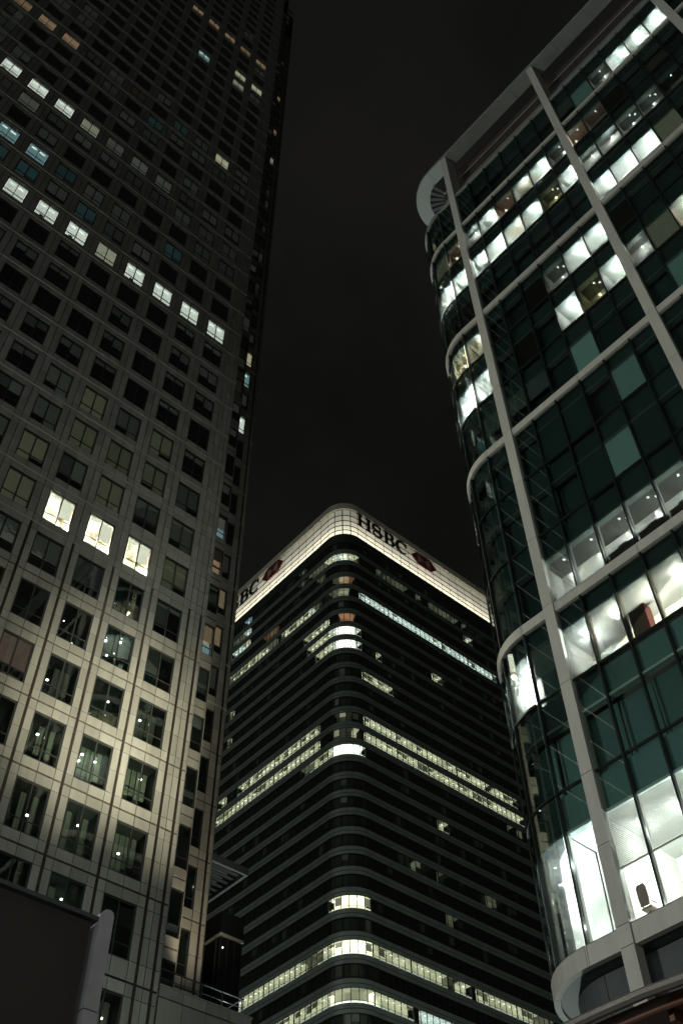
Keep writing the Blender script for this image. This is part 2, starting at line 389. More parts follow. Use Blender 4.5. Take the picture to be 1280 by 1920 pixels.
def window_item(path, t, r, st, w=WW, h=WH, z=None, big=False):
    """frame with two upper and two lower panes, blinds inside, and the room behind"""
    z = wz(r) - h / 2 if z is None else z
    T = .68; m = w / 2
    fr = [(0, .06, .06, .13, 0, h), (w - .06, w, .06, .13, 0, h), (.06, w - .06, .06, .13, 0, .06), (.06, w - .06, .06, .13, h - .06, h),
          (m - .04, m + .04, .07, .13, .06, h - .06), (.06, m - .04, .075, .125, T - .025, T + .025), (m + .04, w - .06, .075, .125, T - .025, T + .025),
          (-.03, 0, .03, 1.1, 0, h), (w, w + .03, .03, 1.1, 0, h), (-.03, w + .03, .03, 1.1, -.04, 0), (-.03, w + .03, .03, 1.1, h, h + .04)]
    kids = []
    P = [(.07, m - .045, .07, T - .03), (m + .045, w - .07, .07, T - .03), (.07, m - .045, T + .03, h - .07), (m + .045, w - .07, T + .03, h - .07)]
    if big:
        for a, b, c, d in P: kids.append(('pane', [(a, b, .09, .10, c, d)], ['glass_steel']))
    else: kids.append(('pane', [(a, b, .09, .10, c, d) for a, b, c, d in P], ['glass_steel']))
    def back(mt, d=1.0): kids.append(('room_wall', [(0, w, d, d + .05, 0, h)], [mt]))
    def blinds(mt, fl, frr, sep=True):
        bx = []
        for (a, b, f) in ((.08, m - .05, fl), (m + .05, w - .08, frr)):
            if f > .02: bx.append((a, b, .15, .16, h - .07 - (h - .14) * min(f, 1), h - .07))
        if bx: kids.append(('blind', bx, [mt]))
    q = rng.random; lit = {'white': 'lit_white', 'cream': 'lit_cream', 'orange': 'lit_orange', 'warmF': 'lit_warm', 'tealb': 'lit_teal', 'dimc': 'lit_dimcream', 'orwhite': 'lit_warm', 'yelwhite': 'lit_cream'}
    if st in lit:
        mt = lit[st]
        back(mt, .22)
        if st == 'orwhite': kids.append(('ceiling_light', [(.2, w - .2, .18, .21, .25, .5)], ['lit_white']))
        if st in ('white', 'tealb'): kids.append(('ceiling_light', [(.25, .7, .18, .21, h - .6, h - .42), (w - .8, w - .3, .18, .21, h - .6, h - .42)], ['lamp_white']))
        if st == 'white' and q() < .6:
            a = .2 + q() * .8; kids.append(('desk_clutter', [(a, a + .35, .18, .21, .05, .35 + q() * .35)], ['cabinet_brown']))
    elif st == 'warm3':
        pass
    elif st in ('yellow',): back('room_dark'); blinds('blind_yellow', 1 if q() < .8 else .8, 1 if q() < .8 else .78)
    elif st == 'blindF': back('room_dark'); blinds('blind_cloth', 1 if q() < .6 else .75, 1 if q() < .6 else .75)
    elif st == 'blindL': back('room_dark'); f = .62 + .15 * q(); blinds('blind_cloth', f, f)
    elif st == 'blindU': back('room_dark'); blinds('blind_cloth', .2 + .25 * q(), .2 + .35 * q())
    elif st == 'blindS': back('room_dark'); blinds('blind_cloth', .7, .7); kids.append(('lit_sill', [(.1, w - .1, .22, .25, .05, .35)], ['lit_dimcream']))
    elif st == 'halfL': back('room_dark'); blinds('blind_cloth', .68, .1)
    elif st == 'pink': back('room_dark'); blinds('blind_pink', .72, .75); kids.append(('lit_sill', [(.8, w - .1, .6, .65, .05, .6)], ['blind_pink']))
    elif st in ('teal', 'teal2'): back('room_dark'); blinds('blind_teal', 1, .8)
    elif st == 'dimg': back('room_dark'); blinds('blind_cloth', .95, .95); kids.append(('lit_sill', [(.1, w - .1, .22, .25, .05, .12 + .25 * q())], ['lit_dimcream']))
    elif st == 'amber': back('lit_orange', .4); blinds('blind_pink', .45, .45); kids.append(('brace', [(.3, .42, .2, .25, 0, 1.4), (.9, 1.0, .2, .25, 0, 1.3), (.1, w - .1, .2, .25, .9, .98)], ['cabinet_brown']))
    elif st == 'warmblue': back('lit_cream', .5); blinds('lit_tan', .55, .55); kids.append(('lit_sill', [(.1, w - .1, .22, .25, .05, 1.0)], ['lit_blue']))
    elif st == 'tan': back('room_dark'); blinds('lit_tan', .7, .7)
    elif st == 'tanorange': back('room_dark'); blinds('lit_tan', .68, .68); kids.append(('lit_sill', [(.3, w - .1, .22, .25, .1, .3)], ['lit_dimcream']))
    elif st == 'strip': back('room_dark'); blinds('blind_cloth', .55, .6); kids.append(('lit_sill', [(.1, w - .1, .22, .25, .05, .33)], ['lit_cream']))
    elif st == 'orstrip': back('room_dark'); blinds('blind_pink', .85, .85); kids.append(('lit_sill', [(.1, w - .1, .22, .25, .05, .33)], ['lit_orange']))
    elif st == 'dimorange': back('blind_pink', .5); blinds('lit_orange', .6, .62); kids.append(('lit_sill', [(.1, m - .1, .20, .25, .05, 1.1)], ['lit_white']))
    elif st == 'bluelit': back('lit_dimcream', .35); kids.append(('lit_sill', [(.1, w - .1, .22, .25, .1, 1.2)], ['lit_blue'])); kids.append(('blind', [(.08, m, .32, .33, 1.5, h - .07)], ['blind_pink']))
    elif st == 'curt':
        # curtains with a faint green glow painted in for office light, a dark ceiling void and a few fittings
        kids.append(('room_wall', [(0, w, 1.05, 1.1, 0, h)], ['room_dark']))
        n = 5; bx = []
        for i in range(n):
            if q() < .72: bx.append((.1 + i * (w - .2) / n + .02, .1 + (i + 1) * (w - .2) / n - .04, .8 + .1 * q(), .95, .3 + q() * .9, h - .1))
        if bx: kids.append(('curtain', bx, ['room_green']))
        a = .3 + q() * (w - .8); b = h - .5 - .9 * q()
        kids.append(('ceiling_light', [(a, a + .13, .6, .7, b, b + .07)], ['lamp_white']))
    elif st == 'dots':
        back('room_dark', 1.05)
        a = .2 + q() * (w - .7); b = .4 + q() * 1.7
        kids.append(('ceiling_light', [(a, a + .10, .6, .7, b, b + .06), (w - a - .2, w - a - .14, .8, .85, h - b - .15, h - b - .1)], ['lamp_white']))
        if q() < .5: kids.append(('curtain', [(.2, .75, .85, .9, 1.2, h - .2)], ['room_green']))
    elif st == 'darkT': back('room_dark', 1.05)
    else:
        back('room_dark')
        if q() < .4 and r < 13: blinds('blind_cloth', .18, .15 + .1 * q())
    return fr, kids, z

def put_window(path, t, r, face, c=0, w=WW, h=WH, z=None, st=None):
    st = st or win_state(c, r, face)
    x, y = path.pt(t, 0); p = px((x, y, wz(r)))
    if p is None or not (-140 < p[0] < 1400 and -140 < p[1] < 2080): return None
    fr, kids, zz = window_item(path, t, r, st, w, h, z, big=(p[1] > 1130))
    wins.add(path, t, zz, fr, ['frame_dark'], kids); return st

def panels(path, t0, t1, z0, z1, d=0.0):
    g = .016
    clad.add(path, t0 + g, z0 + g, [(0, t1 - t0 - 2 * g, d, d + .05, 0, z1 - z0 - 2 * g)], ['steel_panel'])

def visible(x, y, z, m=160):
    p = px((x, y, z)); return p is not None and -m < p[0] < 1280 + m and -m < p[1] < 1920 + m
WARM_ROOMS = []
for r in range(-3, 47):
    z0 = wz(r) - WH / 2; z1 = wz(r) + WH / 2; zm0 = wz(r) - 2.0; zm1 = wz(r) + 2.0
    if r == -1: zm0 = wz(r) - 2.35
    if r == -2: z0 -= .9; z1 -= .35; zm1 = wz(-1) - 2.35; zm0 = z0 - .7
    if r == -3: continue
    for c in range(-12, 3):
        if not visible(wx(c), Y1, wz(r)): continue
        t = wx(c) + 38; a = t - WW / 2; b = t + WW / 2
        hh = (z1 - z0)
        if wx(c) - WW / 2 < 10.9 and r == -2: pass
        s = put_window(PM, a, r, 'M', c, WW, hh, z0)
        if s == 'warm3': WARM_ROOMS.append((wx(c), wz(r)))
        if s is None: continue
        ch = .07 if r <= 4 else .008
        L = t - MP / 2 + ch; Rr = t + MP / 2 - ch
        for (x0, x1) in ((L, a - .02), (b + .02, Rr)):
            for (q0, q1) in ((zm0 + .04, z0), (z0, (z0 + z1) / 2), ((z0 + z1) / 2, z1), (z1, zm1 - .04)): panels(PM, x0, x1, q0, q1)
        for (x0, x1) in ((a - .02, t), (t, b + .02)):
            panels(PM, x0, x1, zm0 + .04, z0 - .02); panels(PM, x0, x1, z1 + .02, zm1 - .04)
    # strip between the last window column and the corner
    ts = wx(2.5) + 38; te = XE + 38
    if visible(XE - 1, Y1, wz(r)):
        tm = wx(2.816) + 38
        ch = .07 if r <= 4 else .008; segs = [(ts + ch, (ts + tm) / 2), ((ts + tm) / 2, tm - ch), (tm + ch, te)]
        for (x0, x1) in segs:
            for (q0, q1) in ((zm0 + .04, z0), (z0, (z0 + z1) / 2), ((z0 + z1) / 2, z1), (z1, zm1 - .04)): panels(PM, x0, x1, q0, q1)
    # set-back faces at the corner
    if visible(XA, YA, wz(r)) and r > -3:
        w1 = 1.75; a1 = XA - XE - .06 - w1
        put_window(PA, a1, r, 'A', 0, w1, z1 - z0, z0)
        for q0, q1 in ((zm0 + .04, z0), (z1, zm1 - .04)):
            panels(PA, a1 - .02, a1 + w1 / 2, q0, q1); panels(PA, a1 + w1 / 2, XA - XE, q0, q1)
        for q0, q1 in ((zm0 + .04, (z0 + z1) / 2), ((z0 + z1) / 2, zm1 - .04)): panels(PA, 0, a1 - .03, q0, q1)
        b1 = 30.15 - XA; a2 = b1 - WW
        put_window(PB, a2, r, 'B', 0, WW, z1 - z0, z0)
        for q0, q1 in ((zm0 + .04, z0), (z1, zm1 - .04)):
            panels(PB, a2 - .02, a2 + WW / 2, q0, q1); panels(PB, a2 + WW / 2, b1 + .02, q0, q1)
        for q0, q1 in ((zm0 + .04, z0), (z0, (z0 + z1) / 2), ((z0 + z1) / 2, z1), (z1, zm1 - .04)):
            panels(PB, b1 + .03, 30.7 - XA, q0, q1); panels(PB, 30.84 - XA, XB - XA, q0, q1)
clad.build(); wins.build()
# solid backing right behind the panels, with the window openings left free
bk = Kit(tower, 'backing_wall', 0)
for c in range(-13, 4):
    x0 = wx(c - .5) - (MP - WW) / 2 + .0; x1 = wx(c - .5) + (MP - WW) / 2
    if c == 3: x1 = XE - .01
    x0 = max(x0, -38)
    bk.add(PM, x0 + 38 - .0, GZ, [(0, x1 - x0, .07, .12, 0, ZT - GZ)], ['joint_dark'])
bk.add(PM, 0, GZ, [(0, wx(-13.5) + 38, .07, .12, 0, ZT - GZ)], ['joint_dark'])
for r in range(-8, 52):
    zl = wz(r) + WH / 2 + .04; zh = wz(r + 1) - WH / 2 - .04
    if r == -3: zl = wz(-3); zh = wz(-2) - WH / 2 - .95
    if r == -2: zl = wz(-2) + WH / 2 - .30
    if r < -3: zl = wz(r) - 2; zh = wz(r) + 2
    bk.add(PM, wx(-13) + 38, zl, [(0, wx(2.5) - wx(-13), .13, .2, 0, zh - zl)], ['joint_dark'])
    if r >= -3:
        bk.add(PA, 0, zl, [(.03, XA - XE - .03, .07, .12, 0, zh - zl)], ['joint_dark']); bk.add(PB, 0, zl, [(.03, XB - XA - .03, .07, .12, 0, zh - zl)], ['joint_dark'])
bk.add(PA, 0, GZ, [(.03, XA - XE - .06 - 1.75 - .03, .07, .12, 0, ZT - GZ)], ['joint_dark'])
bk.add(PB, 0, GZ, [(30.18 - XA, XB - XA - .02, .07, .12, 0, ZT - GZ)], ['joint_dark'])
bk.add(PB, 0, GZ, [(.03, 30.15 - WW - XA - .04, .07, .12, 0, ZT - GZ)], ['joint_dark'])
bk.build()
# returns of the stepped corner
solid('corner_return', tower, [(XE - .05, XE, Y1, YA + .1, GZ, ZT), (XA - .05, XA, YA, YB + .1, GZ, ZT), (XB - .05, XB, YB, YB + 40, GZ, ZT)], 'steel_panel')
# vertical guide rails in the channels
rl = Kit(tower, 'guide_rail', 40)
for c in [x - .5 for x in range(-12, 4)] + [2.816]:
    rl.add(PM, wx(c) + 38 - .035, GZ, [(0, .02, .0, .06, 0, wz(4) + 2 - GZ), (.05, .07, .0, .06, 0, wz(4) + 2 - GZ)], ['rail_bronze'])
rl.add(PB, 30.735 - XA, GZ, [(0, .02, .0, .06, 0, ZT - GZ), (.05, .07, .0, .06, 0, ZT - GZ)], ['rail_bronze'])
rl.build()
hb = Kit(tower, 'cross_rail', 0)
for r in range(-1, 50):
    z = wz(r) + 2.0
    d, h_, m_ = (.03, .03, 'rail_bronze') if r < 4 else (-.018, .05, 'rail_matt')
    hb.add(PM, wx(-12.5) + 38, z - h_ / 2, [(0, XE - wx(-12.5), d, .07, 0, h_)], [m_])
    hb.add(PB, 0, z - h_ / 2, [(.5, XB - XA, d, .07, 0, h_)], [m_])
hb.build()

def closed_room(name, root, x0, x1, y0, y1, z0, z1, mats):
    """a room open towards -y: floor, ceiling, back, two sides; mats = ceiling, wall, floor"""
    t = .04
    return solid(name, root, [(x0, x1, y0, y1, z1, z1 + t, 0), (x0, x1, y1, y1 + t, z0 - t, z1 + t, 1), (x0 - t, x0, y0, y1 + t, z0 - t, z1 + t, 1),
                              (x1, x1 + t, y0, y1 + t, z0 - t, z1 + t, 1), (x0, x1, y0, y1, z0 - t, z0, 2)], mats)
for i, (x, z) in enumerate(WARM_ROOMS):
    closed_room('office_room', tower, x - WW / 2 + .02, x + WW / 2 - .02, Y1 + .15, Y1 + 1.45, z - WH / 2 + .02, z + WH / 2 - .02, ['ceiling_white', 'wall_warm', 'wall_warm'])
    solid('ceiling_light', tower, [(x - .80, x - .45, Y1 + 1.0, Y1 + 1.3, z + .45, z + .75)], 'lamp_white')
    solid('blind', tower, [(x + .05, x + .82, Y1 + .17, Y1 + .18, z - .35, z + 1.28)], 'blind_lit'); solid('blind', tower, [(x - .82, x - .05, Y1 + .17, Y1 + .18, z + .95, z + 1.28)], 'blind_lit')
    lamp('office_lamp', 'POINT', (x - .55, Y1 + .55, z - .1), 2200, (1, .87, .68), shadow_soft_size=.12)
    lamp('office_lamp', 'POINT', (x + .4, Y1 + .8, z - .3), 1600, (1, .87, .68), shadow_soft_size=.12)

# ================================================================== PODIUM, ANNEX, ROOF CANOPY (between the towers)
PZ = 23.3
pod = thing('podium_wing', 'low steel clad podium wing at the foot of the left tower, with a flat parapet', 'building', (XE + .05, Y1, GZ))
solid('wall', pod, [(XE + .05, 30.0, Y1 + .12, Y1 + 3.2, GZ, PZ - .05)], 'joint_dark')
PP = Path(XE + .05, Y1, 0, [(30.05 - XE - .05, None)])
pk = Kit(pod, 'cladding_panel', 200)
for j in range(4):
    x0 = j * 1.34; 
    for q0, q1 in ((22.82, PZ), (20.9, 22.76), (18.9, 20.84), (16.9, 18.84)):
        if 0 < j < 2 and q1 < 22 and q1 > 18: continue
        pk.add(PP, x0 + .015, q0, [(0, 1.31, 0, .06, 0, q1 - q0)], ['steel_panel'])
pk.build()
solid('window', pod, [(XE + 1.4, XE + 2.7, Y1 + .06, Y1 + .1, 18.9, 22.76)], 'annex_glass_dark')
solid('parapet_cap', pod, [(XE + .06, 30.1, Y1 - .04, Y1 + .35, PZ + .003, PZ + .07)], 'steel_panel')
rail = thing('roof_railing', 'thin steel guard railing along the podium roof edge beside the left tower', 'railing', (24.7, Y1 + .2, PZ))
xs = [24.75 + i * 1.2 for i in range(5)] 
for x in xs: solid('post', rail, [(x, x + .045, Y1 + .18, Y1 + .225, PZ + .07, PZ + .87)], 'soffit_dark')
solid('handrail', rail, [(24.7, 29.62, Y1 + .17, Y1 + .235, PZ + .87, PZ + .92)], 'soffit_dark')
solid('mid_rail', rail, [(24.7, 29.6, Y1 + .19, Y1 + .215, PZ + .45, PZ + .475)], 'soffit_dark')
solid('handrail', rail, [(29.56, 29.62, Y1 + .235, Y1 + 3.0, PZ + .87, PZ + .92)], 'soffit_dark')
ls = thing('roof_strip_light', 'glowing white strip light lying behind the podium parapet under the railing', 'strip light', (28.2, Y1 + .5, PZ))
solid('tube', ls, [(27.4, 28.2, Y1 + .45, Y1 + .52, PZ + .1, PZ + .2), (28.35, 29.5, Y1 + .45, Y1 + .52, PZ + .1, PZ + .2)], 'tube_white')
solid('housing', ls, [(27.3, 29.6, Y1 + .53, Y1 + .6, PZ + .05, PZ + .24)], 'concrete')
lamp('roof_strip_lamp', 'POINT', (28.6, Y1 + .3, PZ + .35), 30, (.8, 1, .93), shadow_soft_size=.2)

ann = thing('glass_annex', 'dark glass annex box standing between the steel tower and the banded tower', 'building', (33, 48, GZ))
solid('wall', ann, [(32.5, 34.05, 48.08, 58, GZ, 31.3), (32.45, 34.12, 48.0, 58, 31.5, 32.85)], 'annex_glass_dark')
solid('cornice_strip', ann, [(32.42, 34.15, 47.96, 58, 31.33, 31.47)], 'concrete')
ak = Kit(ann, 'mullion', 60)
PAn = Path(32.5, 48.06, 0, [(1.6, None)])
for j in range(4): ak.add(PAn, j * .51, 20, [(0, .05, -.05, .02, 0, 11.3)], ['frame_dark'])
PAs = Path(32.44, 58, -pi / 2, [(10, None)])
for j in range(9): ak.add(PAs, j * 1.2, 20, [(0, .05, -.03, .05, 0, 11.3)], ['frame_dark'])
ak.build()
solid('lamp', ann, [(32.7, 32.75, 48.03, 48.05, 30.6, 30.68), (32.62, 32.68, 48.03, 48.05, 26.2, 26.35)], 'lamp_white')  # glowing flecks painting reflections on the annex glass, not fittings
rc = thing('roof_canopy', 'flat pointed roof canopy jutting out from behind the steel tower', 'canopy', (33, 50, GZ))
solid('fascia', rc, [(31.2, 35.6, 50.0, 50.18, 37.3, 37.7), (35.42, 35.6, 50.18, 56, 37.3, 37.7), (31.2, 35.6, 50, 56, 37.72, 37.8)], 'soffit_dark')
solid('soffit_slat', rc, [(31.2, 35.4, 50.5 + .6 * i, 50.8 + .6 * i, 37.45, 37.5) for i in range(9)], 'sign_black')
solid('column', rc, [(33.1, 33.4, 52, 52.3, GZ, 37.3)], 'concrete')

# ================================================================== BANDED TOWER (centre)
V0 = 124.3; U0 = 110.1; MO = 1.493; RB = 5.45
UL = U0 + RB                     # where the right face starts
bt = thing('banded_office_tower', 'banded office tower with rounded corner and a glowing top band in the middle', 'office tower', (U0, V0, GZ), -.00177)
Binv = TM(bt).inverted()
def BL(u, v): p = Binv @ Vector((u, v, 0)); return p.x, p.y
NL, NR = 34, 38
def bpath(off=0.0):
    """path at an outward offset, in the tower's own frame; modules stay aligned"""
    return Path(-off + 0, V0 - V0 + RB + NL * MO, -pi / 2, [(NL * MO, None), ((RB + off) * pi / 2, RB + off), (NR * MO, None)])
# local frame: origin at (U0, V0); the left face is x=0, the right face is y=0
PBt = bpath(0)
CA = PBt.segs[1][0]; CR = PBt.segs[2][0]; NC = 6; CW = (CR - CA) / NC
def bs(face, m):                       # start of a module along the path
    if face == 'L': return CA - (m + 1) * MO
    if face == 'C': return CA + m * CW
    return CR + m * MO
def sill(i): return 137.8 - 4.149 * (i - 12)
core = prism('wall', None, [(9.5, 9.5), (9.5, 70), (75, 70), (75, 9.5)], GZ, 205, 'room_dark'); core.parent = bt; core.matrix_parent_inverse = Matrix.Identity(4)
core.location = (0, 0, -GZ)
bw = Kit(bt, 'window', 290); bp = Kit(bt, 'spandrel_panel', 290); bi = Kit(bt, 'office_interior', 0); bf = Kit(bt, 'floor_slab', 0)
LIT = {}
def lit(face, i, a, b, st, skip=()):
    m = a
    while m < b - 1e-6:
        if int(m) not in skip: LIT[(face, i, int(m))] = st
        m += 1
lit('C', 0, 0, 6, 'cream'); LIT[('C', 0, 1)] = LIT[('C', 0, 2)] = 'bright'
lit('C', 2, 1, 5, 'orange'); lit('C', 3, 0, 4, 'dim'); lit('C', 5, 2, 5, 'orange'); lit('C', 6, 0, 6, 'bright'); lit('C', 7, 0, 6, 'bright')
lit('C', 14, 0, 6, 'bright'); lit('C', 22, 0, 6, 'cream'); lit('C', 24, 0, 6, 'creamb'); lit('C', 26, 0, 6, 'dimb'); lit('C', 12, 1, 4, 'grey'); lit('C', 13, 4, 5, 'dim'); lit('C', 13, 0, 4, 'grey')
for m in (4, 5, 6, 7, 8, 9, 10, 13, 16, 17, 18, 19, 20, 21, 22): LIT[('R', 0, m)] = 'dim'
for m in (16, 18, 19, 21, 24): LIT[('R', 0, m)] = 'cool'
for m in (25, 26, 27, 28, 29): LIT[('R', 0, m)] = 'grey'
LIT[('R', 0, 5)] = 'teal'
LIT[('R', 1, 24)] = 'dim'; LIT[('R', 1, 25)] = 'bright'
lit('R', 3, 0, 31, 'coolb'); lit('R', 7, 3, 4, 'cream'); lit('R', 6, 15, 17, 'cream'); LIT[('R', 6, 17)] = 'grey'
lit('R', 9, 0, 6, 'creamb'); lit('R', 12, 0, 31, 'creamb'); lit('R', 13, 0, 32, 'creamb')
for m in (16, 17): LIT[('R', 13, m)] = 'cream'
for m in (13, 14, 15): LIT[('R', 13, m)] = 'cream'
LIT[('R', 12, 25)] = 'grey'
for m in (28, 30): LIT[('R', 14, m)] = 'dim'
lit('R', 16, 13, 15, 'dim'); LIT[('R', 16, 14)] = 'cream'
for m in (6, 7, 8, 9, 10, 12, 13, 16, 21, 22, 23): LIT[('R', 19, m)] = 'dim' if m in (8, 12, 21, 22) else 'grey'
for m in (13, 14): LIT[('R', 21, m)] = 'dim'
lit('R', 24, 0, 9, 'creamb'); lit('R', 24, 9, 12, 'cream'); lit('R', 24, 12, 14, 'dim'); LIT[('R', 24, 13)] = 'grey'; lit('R', 24, 14, 16, 'creamb'); lit('R', 24, 17, 28, 'creamb'); lit('R', 24, 28, 31, 'dim')
lit('R', 26, 0, 6, 'creamb'); lit('R', 26, 7, 14, 'coolb')
for m in (7,): LIT[('L', 0, m)] = 'teal'; LIT[('L', -1, m)] = 'teal'
LIT[('L', -1, 6)] = 'teal'; LIT[('L', 0, 6)] = 'teal'
lit('L', -1, 21, 23, 'blueb'); lit('L', 0, 21, 23, 'coolb'); lit('L', 0, 23, 26, 'dim'); lit('L', 1, 21, 23, 'cream'); lit('L', 1, 23, 26, 'coolb')
lit('L', 0, 0, 5, 'dim'); LIT[('L', 0, 0)] = 'cream'; lit('L', 1, 1, 3, 'dim'); lit('L', 2, 13, 17, 'orange')
lit('L', 3, 0, 4, 'grey'); LIT[('L', 3, 3)] = 'dim'; lit('L', 3, 4, 5, 'bright'); lit('L', 3, 5, 6, 'cream'); lit('L', 3, 6, 12, 'creamb'); lit('L', 3, 13, 16, 'dim'); lit('L', 3, 16, 24, 'creamb'); lit('L', 3, 24, 26, 'creamb')
lit('L', 5, 0, 6, 'cream'); lit('L', 6, 0, 5, 'cream'); lit('L', 7, 0, 3, 'cream'); LIT[('L', 6, 24)] = 'cream'; LIT[('L', 8, 24)] = 'cream'
lit('L', 12, 3, 6, 'creamb'); lit('L', 12, 6, 12, 'creamb'); lit('L', 12, 12, 21, 'creamb'); lit('L', 12, 24, 26, 'creamb')
lit('L', 13, 2, 27, 'creamb'); LIT[('L', 12, 2)] = 'dim'; lit('L', 14, 0, 4, 'creamb'); lit('L', 14, 4, 6, 'dim')
lit('L', 24, 0, 2, 'creamb'); lit('L', 24, 2, 5, 'dim'); lit('L', 24, 5, 20, 'creamb'); lit('L', 26, 0, 16, 'creamb')
HM = {'cream': 'hall_cream', 'creamb': 'hall_cream', 'bright': 'hall_bright', 'dim': 'hall_dim', 'grey': 'hall_grey', 'orange': 'hall_orange', 'teal': 'hall_teal', 'cool': 'hall_dim', 'coolb': 'hall_cool', 'blueb': 'lit_blue', 'dimb': 'hall_dim'}
r2 = random.Random(11)
for i in range(-1, 30):
    z = sill(i)
    for face, n in (('L', 31), ('C', NC), ('R', 34)):
        for m in range(n):
            t = bs(face, m); w = CW if face == 'C' else MO
            x, y = PBt.pt(t + w / 2, 0)
            P3 = TM(bt) @ Vector((x, y, z - GZ)); p = px(P3)
            if p is None or not (-30 < p[0] < 1310 and -30 < p[1] < 1960): continue
            H = 2.42; st = LIT.get((face, i, m))
            big = (face != 'C' and ((m % 6 == 5) if face == 'L' else (m % 6 == 0)))
            mw = .26 if big else .12
            R_ = RB if face == 'C' else None
            fr = [(-mw / 2, mw / 2, .0, .07, 0, H), (mw / 2, w - .03, .01, .06, .42, .47), (mw / 2, w - .03, -.01, .07, -.06, 0), (mw / 2, w - .03, -.01, .07, H, H + .06)]
            kids = [('pane', [(mw / 2, w - .03, .05, .065, .0, .42), (mw / 2, w - .03, .05, .065, .49, H)], ['glass_band'])]
            bw.add(PBt, t, z, fr, ['frame_dark'], kids)
            # spandrel below the sill: two courses of panels
            zs = z - 4.149 + H
            for q0, q1, mm in ((zs + .09, zs + .74, 'band_panel'), (zs + .90, z - .09, 'band_panel')):
                bp.add(PBt, t + .015, q0, [(0, w - .03, .0, .06, 0, q1 - q0)], [mm])
            # interior
            if st is None:
                rr = r2.random()
                if rr < .10: bi.add(PBt, t + .04, z, [(0, w - .08, .30, .32, H - 1.0 - r2.random() * 1.3, H)], ['hall_grey'])
                bi.add(PBt, t, z, [(0, w, .4, .5, 0, H)], ['hall_dark'])
            else:
                D = 1.5; mt = HM[st]
                bi.add(PBt, t + .02, z, [(0, w - .04, .09, D, H - .02, H + .02)], [mt])          # ceiling
                bi.add(PBt, t + .02, z, [(0, w - .04, D, D + .05, 0, H)], [mt])                   # back of the room
                if st in ('creamb', 'bright', 'coolb', 'cream', 'blueb') and r2.random() < .85:
                    a = .2 + r2.random() * (w - .9)
                    bi.add(PBt, t, z, [(a, a + .5, .8, 1.1, H - .07, H - .03)], ['lamp_white' if st != 'blueb' else 'lamp_blue'])
                if st in ('creamb', 'bright', 'coolb', 'cream', 'dimb'):
                    bi.add(PBt, t + .02, z, [(0, w - .04, .16, .30, .0, .36)], ['hall_bright' if st in ('bright', 'creamb', 'dimb') else mt])
                if r2.random() < .30 and st != 'bright':
                    bi.add(PBt, t + .04, z, [(0, w - .08, .26, .28, H - .5 - r2.random() * 1.2, H)], ['hall_dim'])
# continuous floor slab edge behind panels, louvre storey, base
def band(name, z0, z1, d0, d1, m, root=bt, path=PBt):
    k = Kit(root, name, 3)
    for (a, b) in ((0, CA), (CA, CR), (CR, path.total)): k.add(path, a, z0, [(0, b - a, d0, d1, 0, z1 - z0)], [m])
    k.limit = 0; return k
kb = Kit(bt, 'floor_slab', 0)
for i in range(-1, 30):
    z = sill(i) - 4.149 + 2.42 + .05; z1 = sill(i) - .05
    for (a, b) in ((0, CA), (CA, CR), (CR, PBt.total)): kb.add(PBt, a, z, [(0, b - a, .07, 2.2, 0, z1 - z)], ['joint_dark'])
kb.build(); bw.build(); bp.build(); bi.build()
kt = Kit(bt, 'louvre_band', 6)
zt0 = sill(-1) + 2.42 + .08
for (a, b) in ((0, CA), (CA, CR), (CR, PBt.total)):
    kt.add(PBt, a, zt0, [(0, b - a, .05, .5, 0, 197.3 - zt0)], ['band_panel_dark'])
kt.build()
kt = Kit(bt, 'louvre_blade', 0)
for q in range(5):
    for (a, b) in ((0, CA), (CA, CR), (CR, PBt.total)): kt.add(PBt, a, zt0 + .3 + q * .42, [(0, b - a, -.03, .05, 0, .12)], ['band_panel_dark'])
kt.build()
kt = Kit(bt, 'base_wall', 6)
for (a, b) in ((0, CA), (CA, CR), (CR, PBt.total)): kt.add(PBt, a, GZ, [(0, b - a, .1, .6, 0, sill(29) - 1.8 - GZ)], ['band_panel'])
kt.build()
# glowing crown: falloff painted as row-by-row panel emission, rim lit by added lamps
ROWS = [197.45, 199.0, 200.75, 202.65, 204.75, 207.0]
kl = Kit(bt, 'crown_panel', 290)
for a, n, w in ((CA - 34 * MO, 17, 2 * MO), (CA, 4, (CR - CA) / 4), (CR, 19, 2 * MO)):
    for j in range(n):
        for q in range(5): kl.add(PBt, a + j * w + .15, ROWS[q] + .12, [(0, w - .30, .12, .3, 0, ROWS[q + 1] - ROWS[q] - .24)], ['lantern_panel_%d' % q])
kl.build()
kl = Kit(bt, 'crown_frame', 0)
for (a, b) in ((0, CA), (CA, CR), (CR, PBt.total)):
    kl.add(PBt, a, ROWS[0] - .1, [(0, b - a, .31, .6, 0, 10)], ['mullion'])
    for q in range(1, 5): kl.add(PBt, a, ROWS[q] - .09, [(0, b - a, .03, .3, 0, .18)], ['mullion'])
kl.build()
kl = Kit(bt, 'crown_rim', 3)
for (a, b) in ((0, CA), (CA, CR), (CR, PBt.total)): kl.add(PBt, a, 207.05, [(0, b - a, -.45, .9, 0, 2.1)], ['lantern_rim'])
kl.build()
kl = Kit(bt, 'crown_ledge', 3)
for (a, b) in ((0, CA), (CA, CR), (CR, PBt.total)): kl.add(PBt, a, 196.95, [(0, b - a, -.15, .3, 0, .35)], ['band_panel_dark'])
kl.build()
